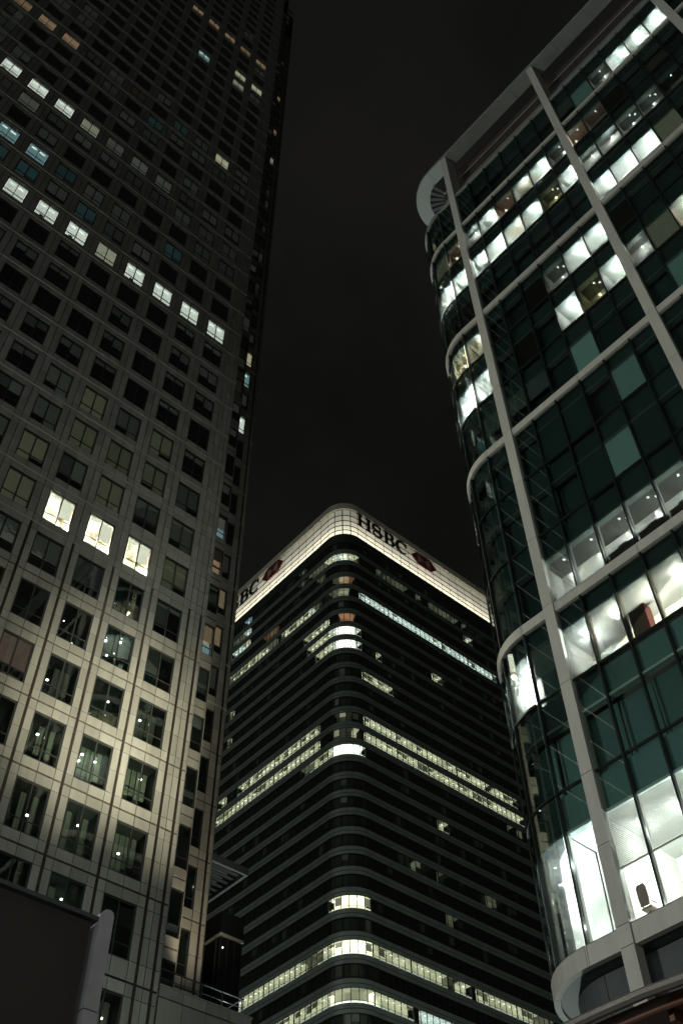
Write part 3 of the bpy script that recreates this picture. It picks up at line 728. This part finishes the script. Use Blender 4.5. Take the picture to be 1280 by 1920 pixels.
def strip(t0, t1, power):  # area lamps added outside the crown, without fixtures, to brighten the rim
    n = max(1, int(round((t1 - t0) / 12))); w = (t1 - t0) / n
    for k in range(n):
        a = t0 + (k + .5) * w; x, y = PBt.pt(a, -1.6); x2, y2 = PBt.pt(a, .3)
        A = TM(bt) @ Vector((x, y, 197.25 - GZ)); B = TM(bt) @ Vector((x2, y2, 209.5 - GZ))
        o = lamp('crown_rim_fill', 'AREA', A, power * w, (1, .93, .74), shape='RECTANGLE', size=w, size_y=.25)
        f = (B - A).normalized(); side = Vector((PBt.pt(a + .5, 0)[0] - PBt.pt(a - .5, 0)[0], PBt.pt(a + .5, 0)[1] - PBt.pt(a - .5, 0)[1], 0)).normalized()
        up = side.cross(f) * -1
        o.matrix_world = Matrix.Translation(A) @ Matrix((side, (-f).cross(side), -f)).transposed().to_4x4()
strip(CR, CR + 34 * MO, 18); strip(CA - 30 * MO, CA, 18)
for k in range(4): strip(CA + k * (CR - CA) / 4, CA + (k + 1) * (CR - CA) / 4, 18)

# ---- signs on the crown
def extr(poly, d0, d1):
    n = len(poly); V = [(p[0], d0, p[1]) for p in poly] + [(p[0], d1, p[1]) for p in poly]
    return V, [tuple(range(n)), tuple(range(n, 2 * n))[::-1]] + [(i, i + n, (i + 1) % n + n, (i + 1) % n) for i in range(n)]
def polys_obj(name, polys, m, root, M, d0=-.55, d1=-.2):
    V = []; F = []
    for p in polys:
        v, f = extr(p, d0, d1); b = len(V); V += v; F += [tuple(b + q for q in g) for g in f]
    return link(name, mkmesh(name, V, F, [0] * len(F), [m]), root, M)
def ribbon(pts, wd):
    """quads along a centre line with a width at each point"""
    out = []
    N = []
    for i in range(len(pts)):
        a = pts[max(i - 1, 0)]; b = pts[min(i + 1, len(pts) - 1)]; dx, dy = b[0] - a[0], b[1] - a[1]; l = math.hypot(dx, dy); N.append((-dy / l, dx / l))
    for i in range(len(pts) - 1):
        p, q = pts[i], pts[i + 1]; n0, n1 = N[i], N[i + 1]; a, b = wd[i] / 2, wd[i + 1] / 2
        out.append([(p[0] - n0[0] * a, p[1] - n0[1] * a), (q[0] - n1[0] * b, q[1] - n1[1] * b), (q[0] + n1[0] * b, q[1] + n1[1] * b), (p[0] + n0[0] * a, p[1] + n0[1] * a)])
    return out
def rect(a, b, c, d): return [(a, c), (b, c), (b, d), (a, d)]
def arc(cx, cy, rx, ry, a0, a1, n): return [(cx + rx * cos(radians(a0 + (a1 - a0) * i / n)), cy + ry * sin(radians(a0 + (a1 - a0) * i / n))) for i in range(n + 1)]
LET = {}
LET['H'] = [rect(.06, .26, 0, 1), rect(.72, .92, 0, 1), rect(.26, .72, .46, .55), rect(-.02, .36, 0, .06), rect(-.02, .36, .94, 1), rect(.62, 1.0, 0, .06), rect(.62, 1.0, .94, 1)]
sc = arc(.40, .74, .28, .235, 25, 270, 12) + arc(.42, .265, .30, .245, 90, -155, 12)[1:]
LET['S'] = ribbon(sc, [.07] + [.07 + .13 * abs(sin(pi * i / (len(sc) - 1))) for i in range(1, len(sc) - 1)] + [.07]) + [rect(.62, .70, .66, .97), rect(.10, .18, .03, .34)]
LET['B'] = [rect(.08, .28, 0, 1), rect(0, .45, .94, 1), rect(0, .45, 0, .06), rect(.28, .45, .50, .56)] + ribbon(arc(.42, .75, .25, .22, 90, -90, 8), [.07, .10, .15, .19, .20, .19, .15, .10, .07]) + ribbon(arc(.42, .28, .31, .25, 90, -90, 8), [.07, .10, .16, .20, .22, .20, .16, .10, .07])
ca = arc(.48, .5, .40, .47, 38, 322, 16)
LET['C'] = ribbon(ca, [.06 + .16 * sin(pi * i / 16) ** 1.2 for i in range(17)]) + [rect(.78, .86, .66, .98)]
def sign(label, M0, name='crown_sign'):
    root = thing(name, label, 'sign', kind=None); root.matrix_world = M0
    x = 0
    for ch, adv in (('H', 4.75), ('S', 4.35), ('B', 4.15), ('C', 4.9)):
        sx = 4.5; sz = 4.6
        polys_obj('letter', [[(x + p[0] * sx, p[1] * sz) for p in poly] for poly in LET[ch]], 'sign_black', root, Matrix.Identity(4))
        x += adv
    x += .6; w, h = 9.3, 4.6; q = w / 4
    polys_obj('emblem_plate', [[(x + q, 0), (x + 3 * q, 0), (x + 4 * q, h / 2), (x + 3 * q, h), (x + q, h), (x, h / 2)]], 'sign_white', root, Matrix.Identity(4), -.35, -.2)
    for tri in ([(x, h / 2), (x + q, 0), (x + q, h)], [(x + 4 * q, h / 2), (x + 3 * q, h), (x + 3 * q, 0)],
                [(x + q, 0), (x + 3 * q, 0), (x + 2 * q, h / 2)], [(x + q, h), (x + 2 * q, h / 2), (x + 3 * q, h)]):
        polys_obj('emblem_triangle', [tri], 'sign_red', root, Matrix.Identity(4), -.5, -.36)
Mb = TM(bt)
x, y = PBt.pt(CR, 0)
sign('black HSBC letters and red hexagon emblem on the glowing crown, right of the rounded corner', Mb @ Matrix.Translation((115.2 - U0, 0, 202.0 - GZ)))
# left face: text runs from far to near
M0 = Mb @ Matrix.Translation((0, 147.5 - V0 + 28.05, 202.0 - GZ)) @ Matrix.Rotation(-pi / 2, 4, 'Z')
sign('black letters and red hexagon emblem on the crown, partly hidden by the steel tower', M0)

# ================================================================== GLASS BLOCK (right)
XR = 26.515; TY = .00988; PITCH = 1.5195; YC = 16.75
gb = thing('glass_office_block', 'green glass office block with pale stone columns and a curved corner on the right', 'office block', (XR * cos(TY), XR * sin(TY), GZ), TY)
# own frame: x inward, y along the facade; column 0 centre at y = YC - small offset of the root
def gy(y): return y
GR = 3.15; GYC = 18.35
def gpath(off):
    """off: outward offset from the column face (negative = set back); start on the side facing +y"""
    R = GR + off; L0 = 14
    return Path(-off + R + L0, GYC + R, pi, [(L0, None), (R * pi / 2, R), (GYC + 60, None)])
GP = gpath(-.17); G0 = gpath(0)
def gs(path, y): return path.segs[2][0] + (GYC - y)       # distance along the path for a y on the straight part
FZ = lambda k: 22.25 + 4.2 * k
FL = [(-1, 16.56, 22.25)] + [(k, FZ(k), FZ(k + 1)) for k in range(0, 11)] + [(11, FZ(11), 73.3)]
BEAMK = {-1: .68, 2: .52, 5: .52, 8: .50, 11: .30}
NB = 15
gw = Kit(gb, 'window', 290); gsp = Kit(gb, 'spandrel_panel', 290); gr = Kit(gb, 'office_room', 120); gt = Kit(gb, 'transom', 200); gd = Kit(gb, 'blind', 80)
ST = {}
def S_(k, d):
    for m, s in d.items(): ST[(k, m)] = s
S_(11, {6: 'seaD', 7: 'sea', 8: 'wallstrip', 9: 'bright', 10: 'bright', 11: 'bright'})
S_(10, {0: 'wall', 1: 'bright', 2: 'tan', 3: 'mid', 4: 'bright', 5: 'wallstrip', 6: 'tan', 7: 'brown', 8: 'dim', 10: 'oliveD', 'c0': 'tan', 'c1': 'olive', 'c2': 'cream', 'c3': 'cream'})
S_(9, {0: 'bright', 1: 'bright', 2: 'mid', 3: 'bright', 4: 'downY', 5: 'bright', 6: 'wall', 7: 'wall', 8: 'down', 9: 'down', 10: 'downN', 'c0': 'bright', 'c1': 'bright', 'c2': 'bright', 'c3': 'bright'})
S_(8, {6: 'bright', 7: 'bright', 8: 'bright', 9: 'olive', 'c0': 'dim', 'c1': 'dim', 'c2': 'oliveD'})
S_(7, {2: 'dim', 3: 'down', 4: 'bright', 5: 'bright', 6: 'dim', 'c0': 'mid', 'c1': 'cream', 'c2': 'cream', 'c3': 'cream'})
S_(6, {3: 'bright', 4: 'downY', 5: 'bright', 6: 'wall', 7: 'olive', 8: 'warm', 9: 'warm', 'c0': 'bright', 'c1': 'bright', 'c2': 'bright', 'c3': 'bright', 1: 'dim'})
S_(5, {3: 'sea', 7: 'sea', 0: 'seaD', 'c0': 'seaD', 1: 'seaD'})
S_(4, {4: 'sea', 1: 'seaDD', 2: 'seaDD'}); S_(3, {3: 'seaP', 4: 'seaDD', 2: 'seaDD'})
S_(2, {0: 'down', 1: 'down', 2: 'down', 3: 'down', 4: 'down', 5: 'down', 6: 'down'})
S_(1, {0: 'bright', 1: 'warm', 2: 'warmC', 3: 'warm', 4: 'warm', 5: 'bright', 'c0': 'seaD', 'c1': 'bright', 'c2': 'bright', 'c3': 'bright'})
S_(-1, {0: 'slat', 1: 'slat', 2: 'slat', 3: 'slat', 'c0': 'vbright', 'c1': 'vbright', 'c2': 'vbright', 'c3': 'vbright'})
CWG = GP.segs[1][1] - GP.segs[1][0]; CW3 = CWG / 3
def pane_span(m):
    if isinstance(m, str):
        k = int(m[1]);
        if k == 0: a = gs(GP, YC + PITCH); return a, gs(GP, YC) , None
        a = GP.segs[2][0] - k * CW3 if k > 0 else 0
        return a, a + CW3, GR - .17
    a = gs(GP, YC - PITCH * m); return a, a + PITCH, None
room_lamps = []
def fam(st):
    if st in ('bright', 'mid', 'warm', 'warmC'): return 'lit'
    return st if st in ('down', 'wall', 'slat', 'vbright') else ('x', id(object())) if st is None else st
r3 = random.Random(5)
for k, z0, z1 in FL:
    sp = (z1 - z0) - (1.45 if k != -1 else 1.55)          # vision height
    if k == 11: sp = 3.0
    for m in list(range(NB)) + ['c3', 'c2', 'c1', 'c0', 'c4', 'c5']:
        if m in ('c4', 'c5'):
            j = int(m[1]) - 4; a = GP.segs[1][0] - (j + 1) * 1.52; b = a + 1.52; R_ = None; st = None
        else:
            a, b, R_ = pane_span(m); st = ST.get((k, m))
        if m == 'c1': b = min(b, gs(GP, YC + PITCH))
        w = b - a; x, y, an, _ = GP.at((a + b) / 2)
        wp = TM(gb) @ Vector((x, y, (z0 + z1) / 2 - GZ)); p = px(wp)
        if p is None or not (-120 < p[0] < 1420 and -150 < p[1] < 2100): continue
        H = z1 - z0; base = .36 if k in BEAMK else .10
        fr = [(-.035, .035, -.07, .12, 0, H), (.035, w - .035, -.04, .10, -.035, .035)]
        kids = [('pane', [(.035, w - .035, .0, .012, .035, H - .035)], ['glass_teal'])]
        gw.add(GP, a, z0, fr, ['mullion'], kids)
        # shadow box behind the upper part of the glass, and a ceiling edge strip
        gsp.add(GP, a + .02, z0 + sp, [(0, w - .04, .22, .27, .0, H - sp - .06)], ['teal_spandrel'])
        gsp.add(GP, a + .02, z0 + sp - .115, [(0, w - .04, .06, .34, 0, .11)], ['teal_strip'])
        zf = z0 + .06; h = sp - .15
        D = 1.6; cm = 'ceiling_white'; wm = 'wall_white'; L = None
        Rc = R_
        ratio = max(.5, (z0 + z1) / 2 / XR)
        vis = h / ratio
        if st in ('bright', 'vbright', 'mid', 'warm', 'warmC', 'wall', 'wallstrip', 'down', 'downY', 'downN', 'tan', 'brown', 'slat', 'cream'):
            wht = (1, 1, .96)
            if st == 'bright': D = vis * .92; L = [(.62 * w, .45 * vis, h - .36, 62, (.96, 1, .95))]
            if st == 'vbright': D = 3.0; L = [(.5 * w, .9, h - .6, 42, (.92, 1, 1)), (.5 * w, 1.6, 1.2, 14, (.92, 1, .98))]
            if st == 'mid': D = vis * .92; cm = 'wall_warm'; L = [(.6 * w, .35 * vis, h - .25, 20, (.98, 1, .92))]
            if st == 'warm': D = vis * .92; L = [(.55 * w, .35 * vis, h - .30, 30, (1, .96, .82))]; wm = 'wall_warm'
            if st == 'warmC': D = vis * .92; L = [(.55 * w, .35 * vis, h - .30, 34, (1, .95, .82))]; wm = 'wall_warm'
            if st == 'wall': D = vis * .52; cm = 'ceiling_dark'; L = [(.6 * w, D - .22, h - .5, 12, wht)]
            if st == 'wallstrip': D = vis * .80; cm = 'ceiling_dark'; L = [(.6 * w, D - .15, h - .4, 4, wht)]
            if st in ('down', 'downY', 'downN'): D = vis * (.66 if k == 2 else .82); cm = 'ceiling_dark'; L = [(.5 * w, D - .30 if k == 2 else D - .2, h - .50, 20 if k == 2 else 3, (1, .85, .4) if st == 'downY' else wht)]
            if st == 'downN': L = []
            if st == 'tan': D = vis * .9; cm = 'wall_brown'; L = [(.3 * w, .4 * vis, h * .55, 12, (1, .85, .70))]; wm = 'wall_brown'
            if st == 'brown': D = vis * .85; cm = 'wall_brown'; L = [(.6 * w, .4 * vis, h * .35, 4, (1, .8, .68))]
            if st == 'slat': D = 4.2; L = [(.4 * w, 1.6, h - .45, 100, (.97, 1, .97)), (.6 * w, 1.8, .9, 70, (.97, 1, .97))]
            if st == 'cream': D = vis * .9; cm = 'wall_warm'; wm = 'wall_warm'; L = [(.5 * w, .4 * vis, h * .6, 24, (1, .98, .75))]
            if Rc or m == 'c0': D = min(D, 1.7); L = [(q[0], min(q[1], D * .6), q[2], q[3], q[4]) for q in L]
            gr.add(GP, a + .04, zf, [(-.04, w - .04, .15, D, h, h + .04, 0), (-.04, w - .04, D, D + .04, -.04, h + .04, 1), (-.04, w - .04, .15, D, -.04, 0, 1)] + ([(-.03, 0, .15, D, -.04, h + .04, 1)] if isinstance(m, int) and fam(st) != fam(ST.get((k, m - 1))) else []) + ([(w - .08, w - .05, .15, D, -.04, h + .04, 1)] if isinstance(m, int) and fam(st) != fam(ST.get((k, m + 1))) else []) + [(-.02, 0, .13, .28, 0, h, 1)] + ([(-.03, 0, .29, D, -.04, h + .04, 1)] if m == 'c3' else []) + ([(w - .08, w - .05, .15, D, -.04, h + .04, 1)] if m == 'c0' else []),
                   [cm, wm], [('downlight', [(.55 * w - .05 + q * .25, .55 * w + .05 + q * .25, D * .42 - .05 + q * .2, D * .42 + .05 + q * .2, h - .03, h - .005) for q in ((0, 1) if st in ('down', 'bright', 'downY') else (0,))], ['lamp_white'])] if st != 'wall' else [])
            for (lx, ly, lz, pw, colr) in L:
                Lx, Ly, La, LR = GP.at(a + lx); P = TM(gb) @ Vector((Lx - ly * sin(La), Ly + ly * cos(La), zf + lz - GZ)); room_lamps.append((P, pw, colr))
            if st == 'slat':
                top = h; bot = 2.0 * .95
                gd.add(GP, a + .06, zf, [(0, w - .12, .10, .145, bot + i_ * .062, bot + i_ * .062 + .022) for i_ in range(int((top - bot) / .062))] + [(0, w - .12, .09, .15, bot - .06, bot - .01)], ['blind_slat'])
            if st == 'olive': pass
        elif st in ('sea', 'seaD', 'seaDD', 'seaP', 'olive', 'oliveD', 'dim'):
            mt = {'sea': 'blind_sea', 'seaP': 'blind_sea', 'seaD': 'teal_strip', 'seaDD': 'teal_spandrel', 'olive': 'blind_olive', 'oliveD': 'wall_brown', 'dim': 'plant_brown'}[st]
            bot = .02 if st not in ('seaD', 'oliveD') else h * (.45 if st == 'seaD' else .02)
            gd.add(GP, a + .05, zf, [(0, w - .10, .13, .14, bot, h if st not in ('oliveD',) else h * .55)], [mt])
            gr.add(GP, a + .04, zf, [(0, w - .08, .5, .54, 0, h, 0)], ['teal_dark'])
        else:
            gr.add(GP, a + .04, zf, [(0, w - .08, .40 + .25 * r3.random(), .70, 0, h, 0)], ['teal_dark'])
gw.build(); gsp.build(); gr.build(); gd.build()
for P, pw, c in room_lamps: lamp('room_lamp', 'POINT', P, pw * (6.5 if P.z > 27 else 2.0), c, shadow_soft_size=.07)
# opaque floors and core so that rooms do not leak
k_ = Kit(gb, 'floor_slab', 0)
for k, z0, z1 in FL:
    sp = (z1 - z0) - (1.45 if k != -1 else 1.55)
    if k == 11: sp = 3.0
    for s0, s1, RR in GP.segs and [(g_[0], g_[1], g_[5]) for g_ in GP.segs]:
        if s0 > 0 or True:
            D = 2.4 if RR else 3.0
            k_.add(GP, s0, z0 + sp + .005, [(0, s1 - s0, .30, D, 0, z1 - z0 - sp - .02)], ['joint_dark'])
k_.build()
solid('core_wall', gb, [(XR + 6, XR + 30, -45, 17, GZ, 73)], 'room_dark')
# columns, made of stone blocks with open joints
gc = Kit(gb, 'column_block', 290)
joints = [GZ, 4, 10.2, 15.88] + [16.56] + [z0 for k, z0, z1 in FL[1:]] + [73.3, 77.2, 81.05]
for j in range(4):
    yc = YC - .34386 * XR * j
    for q in range(len(joints) - 1):
        # a stone joint at each floor and one between
        z0, z1 = joints[q], joints[q + 1]
        parts_ = [(z0, z1)] if (z1 - z0) < 4.5 else [(z0, (z0 + z1) / 2), ((z0 + z1) / 2, z1)]
        for a, b in parts_:
            gc.add(G0, gs(G0, yc + .255), a + .012, [(0, .51, 0, .45 if b < 73.4 else 1.1, 0, b - a - .024)], ['stone_column'])
gc.build()
gbm = Kit(gb, 'beam', 200)
for k, hgt in BEAMK.items():
    zt = [f[1] for f in FL if f[0] == k][0]
    edges = [(gs(G0, YC + PITCH), gs(G0, YC + .26))]
    for j in range(3):
        y0 = YC - .34386 * XR * j - .26; y1 = YC - .34386 * XR * (j + 1) + .26; mid = (y0 + y1) / 2
        q = (y0 - y1) / 2
        for s_ in range(2): edges.append((gs(G0, y0 - q * s_), gs(G0, y0 - q * (s_ + 1))))
    for a, b in edges: gbm.add(G0, a + .01, zt - hgt, [(0, b - a - .02, .08, .30, 0, hgt - .02)], ['stone_column'])
    s0, s1 = G0.segs[1][0], G0.segs[1][1]; half = (s1 - s0) / 2
    for q in range(2): gbm.add(G0, s0 + q * half + .01, zt - hgt, [(0, half - .02, .08, .30, 0, hgt - .02)], ['stone_column'])
    gbm.add(G0, s1 + .01, zt - hgt, [(0, gs(G0, YC + PITCH) - s1 - .02, .08, .30, 0, hgt - .02)], ['stone_column']) if gs(G0, YC + PITCH) - s1 > .05 else None
    gbm.add(G0, 0, zt - hgt, [(0, s0 - .01, .08, .30, 0, hgt - .02)], ['stone_column'])
gbm.build()
# roof ring with radial slats, set-back plant screen
ring = Kit(gb, 'roof_ring', 20)
for s0, s1, RR in [(g_[0], g_[1], g_[5]) for g_ in G0.segs]:
    n = 1 if RR else int((s1 - s0) // 4.6) + 1
    for q in range(n):
        w = (s1 - s0) / n; ring.add(G0, s0 + q * w, 81.05, [(0.005, w - .01, -.06, 1.05, 0, .32)], ['ring_metal'])
ring.build()
sl = Kit(gb, 'roof_slat', 80)
s0, s1 = G0.segs[1][0], G0.segs[1][1]
for q in range(6): sl.add(G0, s0 + .15 + q * (s1 - s0 - .3) / 6, 80.85, [(0, .42, 1.05, 2.6, 0, .15)], ['soffit_dark'])
sl.build()
gx = Kit(gb, 'plant_screen', 6)
for s0, s1, RR in [(g_[0], g_[1], g_[5]) for g_ in G0.segs]: gx.add(G0, s0, 73.2, [(0, s1 - s0, 2.2, 2.3, 0, 9.5)], ['plant_brown'])
gx.build()
gx = Kit(gb, 'screen_rail', 20)
a = G0.segs[2][0]; b = G0.total
for z in (74.6, 76.2, 77.8, 79.4): gx.add(G0, a, z, [(0, b - a, 1.55, 1.63, 0, .09)], ['ring_metal'])
for i_ in range(22): gx.add(G0, a + 1 + i_ * 1.52 * 2, 73.3, [(0, .06, 1.63, 1.69, 0, 7.7)], ['plant_brown'])
gx.build()
gx = Kit(gb, 'roof_coping', 6)
for s0, s1, RR in [(g_[0], g_[1], g_[5]) for g_ in GP.segs]: gx.add(GP, s0, 73.3, [(0, s1 - s0, -.10, .5, 0, .16)], ['ring_metal'])
gx.build()
# fins that carry the ring
gx = Kit(gb, 'roof_bracket', 6)
for j in range(4):
    yc = YC - .34386 * XR * j
    gx.add(G0, gs(G0, yc + .15), 73.5, [(0, .30, 1.1, 1.7, 0, 4.0), (0, .30, 1.1, 1.35, 4.0, 7.4)], ['ring_metal'])
gx.build()
# recessed storey below the lowest beam
gx = Kit(gb, 'base_panel', 60)
for s0, s1, RR in [(g_[0], g_[1], g_[5]) for g_ in G0.segs]:
    n = 3 if RR else max(1, int((s1 - s0) / 3.04)); w = (s1 - s0) / n
    for q in range(n):
        for (za, zb) in ((14.1, 15.86), (12.3, 14.06)): gx.add(G0, s0 + q * w + .015, za, [(0, w - .03, .85, .95, 0, zb - za)], ['soffit_dark'])
gx.build()
gx = Kit(gb, 'base_wall', 6)
for s0, s1, RR in [(g_[0], g_[1], g_[5]) for g_ in G0.segs]:
    gx.add(G0, s0, GZ, [(0, s1 - s0, 1.9, 2.0, 0, 12.3 - GZ)], ['soffit_dark']); gx.add(G0, s0, 15.9, [(0, s1 - s0, .31, 2.6, 0, .1)], ['soffit_dark']); gx.add(G0, s0, 12.2, [(0, s1 - s0, .95, 2.6, 0, .1)], ['soffit_dark'])
gx.build()

# ---- furniture seen inside the glass block
def at_room(m, k, depth, along, dz):
    a, b, R_ = pane_span(m); x, y, an, _ = GP.at(a + along); z0 = [f[1] for f in FL if f[0] == k][0]
    return TM(gb) @ Vector((x - depth * sin(an), y + depth * cos(an), z0 + .06 + dz - GZ)), an + TY
def fbox(name, root, boxes, m):
    V, F, MI = geo(boxes, None); return link(name, mkmesh(name, V, F, MI, [m]), root)
P, an = at_room(0, -1, .62, .62, .15)
ch = thing('office_chair', 'grey high backed chair behind the lowest lit window next to the corner column', 'chair', P, an)
fbox('seat', ch, [(-.19, .19, -.16, .20, .30, .37)], 'grey_fabric')
def backrest(root):
    prof = [(-.15, .40), (.15, .40), (.19, .60), (.18, 1.0), (.12, 1.09), (-.12, 1.09), (-.18, 1.0), (-.19, .60)]
    n = len(prof); V = [(p[0], -.21 - .06 * (p[1] - .4), p[1]) for p in prof] + [(p[0], -.15 - .06 * (p[1] - .4), p[1]) for p in prof]
    return link('backrest', mkmesh('backrest', V, [tuple(range(n)), tuple(range(n, 2 * n))[::-1]] + [(i, i + n, (i + 1) % n + n, (i + 1) % n) for i in range(n)], [0] * (n + 2), ['grey_fabric']), root)
backrest(ch)
fbox('armrest', ch, [(-.24, -.20, -.12, .14, .48, .51)], 'frame_dark'); fbox('armrest', ch, [(.20, .24, -.12, .14, .48, .51)], 'frame_dark')
fbox('post', ch, [(-.02, .02, -.02, .02, .06, .30)], 'frame_dark'); fbox('base', ch, [(-.2, .2, -.02, .02, 0, .05), (-.02, .02, -.2, .2, 0.002, .048)], 'frame_dark')
P, an = at_room(2, 1, .42, .55, 0)
cb = thing('storage_cabinet', 'tall dark brown cabinet with a red side behind a lit window of the glass block', 'cabinet', P, an)
fbox('body', cb, [(-.45, .15, -.15, .3, 0, 1.55)], 'cabinet_brown'); fbox('side_panel', cb, [(.152, .28, -.16, .3, 0, 1.6)], 'red_fabric')
for i_, (m, k) in enumerate(((2, 2), (3, 2), (4, 2))):
    P, an = at_room(m, k, .40, .8, 0)
    dk = thing('office_desk', ('dark desk with papers behind the third lit pane above the beam', 'dark desk with a long top behind the fourth lit pane above the beam', 'dark desk at the right end of the dim row above the beam')[i_], 'desk', P, an, 'desks behind the dim row of windows')
    fbox('top', dk, [(-.7, .6, -.2, .3, .60, .66)], 'cabinet_brown'); fbox('screen', dk, [(-.3, .15, .0, .04, .70, 1.0)], 'frame_dark'); fbox('panel', dk, [(-.68, .58, -.18, -.15, 0, .60)], 'cabinet_brown')

# ================================================================== DARK BOARD (bottom left)
bb = thing('billboard', 'big dark billboard panel with a pale grey metal edge in the lower left corner', 'billboard', (8, 16, GZ))
solid('panel', bb, [(-3.5, 8.05, 16.03, 16.35, 3.5, 9.72)], 'board_dark')
solid('top_rail', bb, [(-3.5, 8.14, 15.95, 16.45, 9.75, 9.83)], 'soffit_dark')
def rounded_post():
    # side post with a rounded upper end and one joint
    for za, zb, top in ((3.4, 8.18, False), (8.2, 10.02, True)):
        poly = [(8.15, za), (8.43, za)]
        if top: poly += [(8.43, zb - .10), (8.40, zb - .03), (8.34, zb), (8.24, zb - .02), (8.15, zb - .12)]
        else: poly += [(8.43, zb), (8.15, zb)]
        n = len(poly); inv = TM(bb).inverted()
        V = [tuple(inv @ Vector((p[0], 15.93, p[1]))) for p in poly] + [tuple(inv @ Vector((p[0], 16.5, p[1]))) for p in poly]
        F = [tuple(range(n)), tuple(range(n, 2 * n))[::-1]] + [(i, i + n, (i + 1) % n + n, (i + 1) % n) for i in range(n)]
        o = link('side_post', mkmesh('side_post', V, F, [0] * len(F), ['board_frame']), bb)
rounded_post()
solid('leg', bb, [(7.6, 7.9, 16.1, 16.3, GZ, 3.5)], 'board_frame'); solid('leg', bb, [(-2.9, -2.6, 16.1, 16.3, GZ, 3.5)], 'board_frame')

# ================================================================== ENTRANCE CANOPY (bottom right)
cn = thing('entrance_canopy', 'brown glazed entrance canopy with a curved grey rim in the lower right corner', 'canopy', (16, 7, GZ))
edge = [(12.0, 11.2), (12.0, 10.2), (12.0, 9.2), (12.0, 8.4), (12.03, 7.7), (12.12, 7.1), (12.28, 6.5), (12.52, 5.9), (12.9, 5.2), (13.5, 4.5), (14.4, 3.9), (15.6, 3.4)]
poly = edge + [(26.0, 3.4), (26.0, 11.2)]
prism('roof_glass', cn, [(p[0] + .18, p[1]) for p in edge] + [(26.0, 3.4), (26.0, 11.2)], 6.50, 6.54, 'canopy_under')
def sweep(name, root, pts, w, h, z, m):
    V = []; F = []; inv = TM(root).inverted()
    for i, p in enumerate(pts):
        a = pts[max(0, i - 1)]; b = pts[min(len(pts) - 1, i + 1)]; d = Vector((b[0] - a[0], b[1] - a[1], 0)).normalized(); n = Vector((-d.y, d.x, 0))
        for k in range(8):
            an = k * pi / 4 + pi / 8; V.append(tuple(inv @ (Vector((p[0], p[1], z)) + n * cos(an) * w + Vector((0, 0, sin(an) * h)))))
    for i in range(len(pts) - 1):
        for k in range(8): F.append((i * 8 + k, i * 8 + (k + 1) % 8, (i + 1) * 8 + (k + 1) % 8, (i + 1) * 8 + k))
    F += [tuple(range(8))[::-1], tuple(range((len(pts) - 1) * 8, len(pts) * 8))]
    return link(name, mkmesh(name, V, F, [0] * len(F), [m]), root)
sweep('rim', cn, edge, .075, .075, 6.56, 'canopy_rim')
sweep('edge_tube', cn, [(p[0] + .30, p[1]) for p in edge], .04, .04, 6.44, 'canopy_beam')
for q in range(5):
    y = 10.6 - q * 1.5; solid('rib', cn, [(12.5 + (.9 if q > 3 else 0), 26, y, y + .08, 6.32, 6.48)], 'canopy_beam')
solid('post', cn, [(20, 20.2, 9.9, 10.1, GZ, 6.3)], 'canopy_rim'); solid('post', cn, [(20, 20.2, 4.4, 4.6, GZ, 6.3)], 'canopy_rim')
lamp('canopy_lamp', 'POINT', (15.6, 7.2, 4.6), 36, (1, .42, .22), shadow_soft_size=.15)

# ================================================================== ADDED LAMP MASTS out of view, and FACADE PROJECTORS
for i, p in enumerate(FILL_POS):
    fm = thing('fill_lamp_mast', ('added out-of-view lamp mast on the left end of the street', 'second added out-of-view lamp mast nearer the steel tower')[i], 'floodlight', (p[0], p[1], GZ), 0, 'added lamp masts out of view')
    solid('pole', fm, [(p[0] - .9, p[0] - .75, p[1] - .07, p[1] + .07, GZ, p[2] + .3)], 'steel_rail')
    solid('lamp_head', fm, [(p[0] - .9, p[0] - .7, p[1] - .5, p[1] + .5, p[2] + .31, p[2] + .9)], 'lamp_white')
for i, p in enumerate(PROJ + [ROOFP]):
    pj = thing('facade_projector', ('middle of three squat projectors aimed up at the steel tower', 'left of three squat projectors aimed up at the steel tower', 'right of three squat projectors aimed up at the steel tower', 'small projector on the podium roof behind the railing')[i], 'floodlight', (p[0], p[1], p[2] - .4 if i == 3 else GZ), 0, 'projectors aimed at the steel tower')
    b = GZ if i < 3 else PZ + .03
    solid('stand', pj, [(p[0] - .05, p[0] + .05, p[1] - .05, p[1] + .05, b, p[2] - .42)], 'frame_dark')
    solid('housing', pj, [(p[0] - .2, p[0] + .2, p[1] - .2, p[1] + .2, p[2] - .418, p[2] - .37)], 'frame_dark')
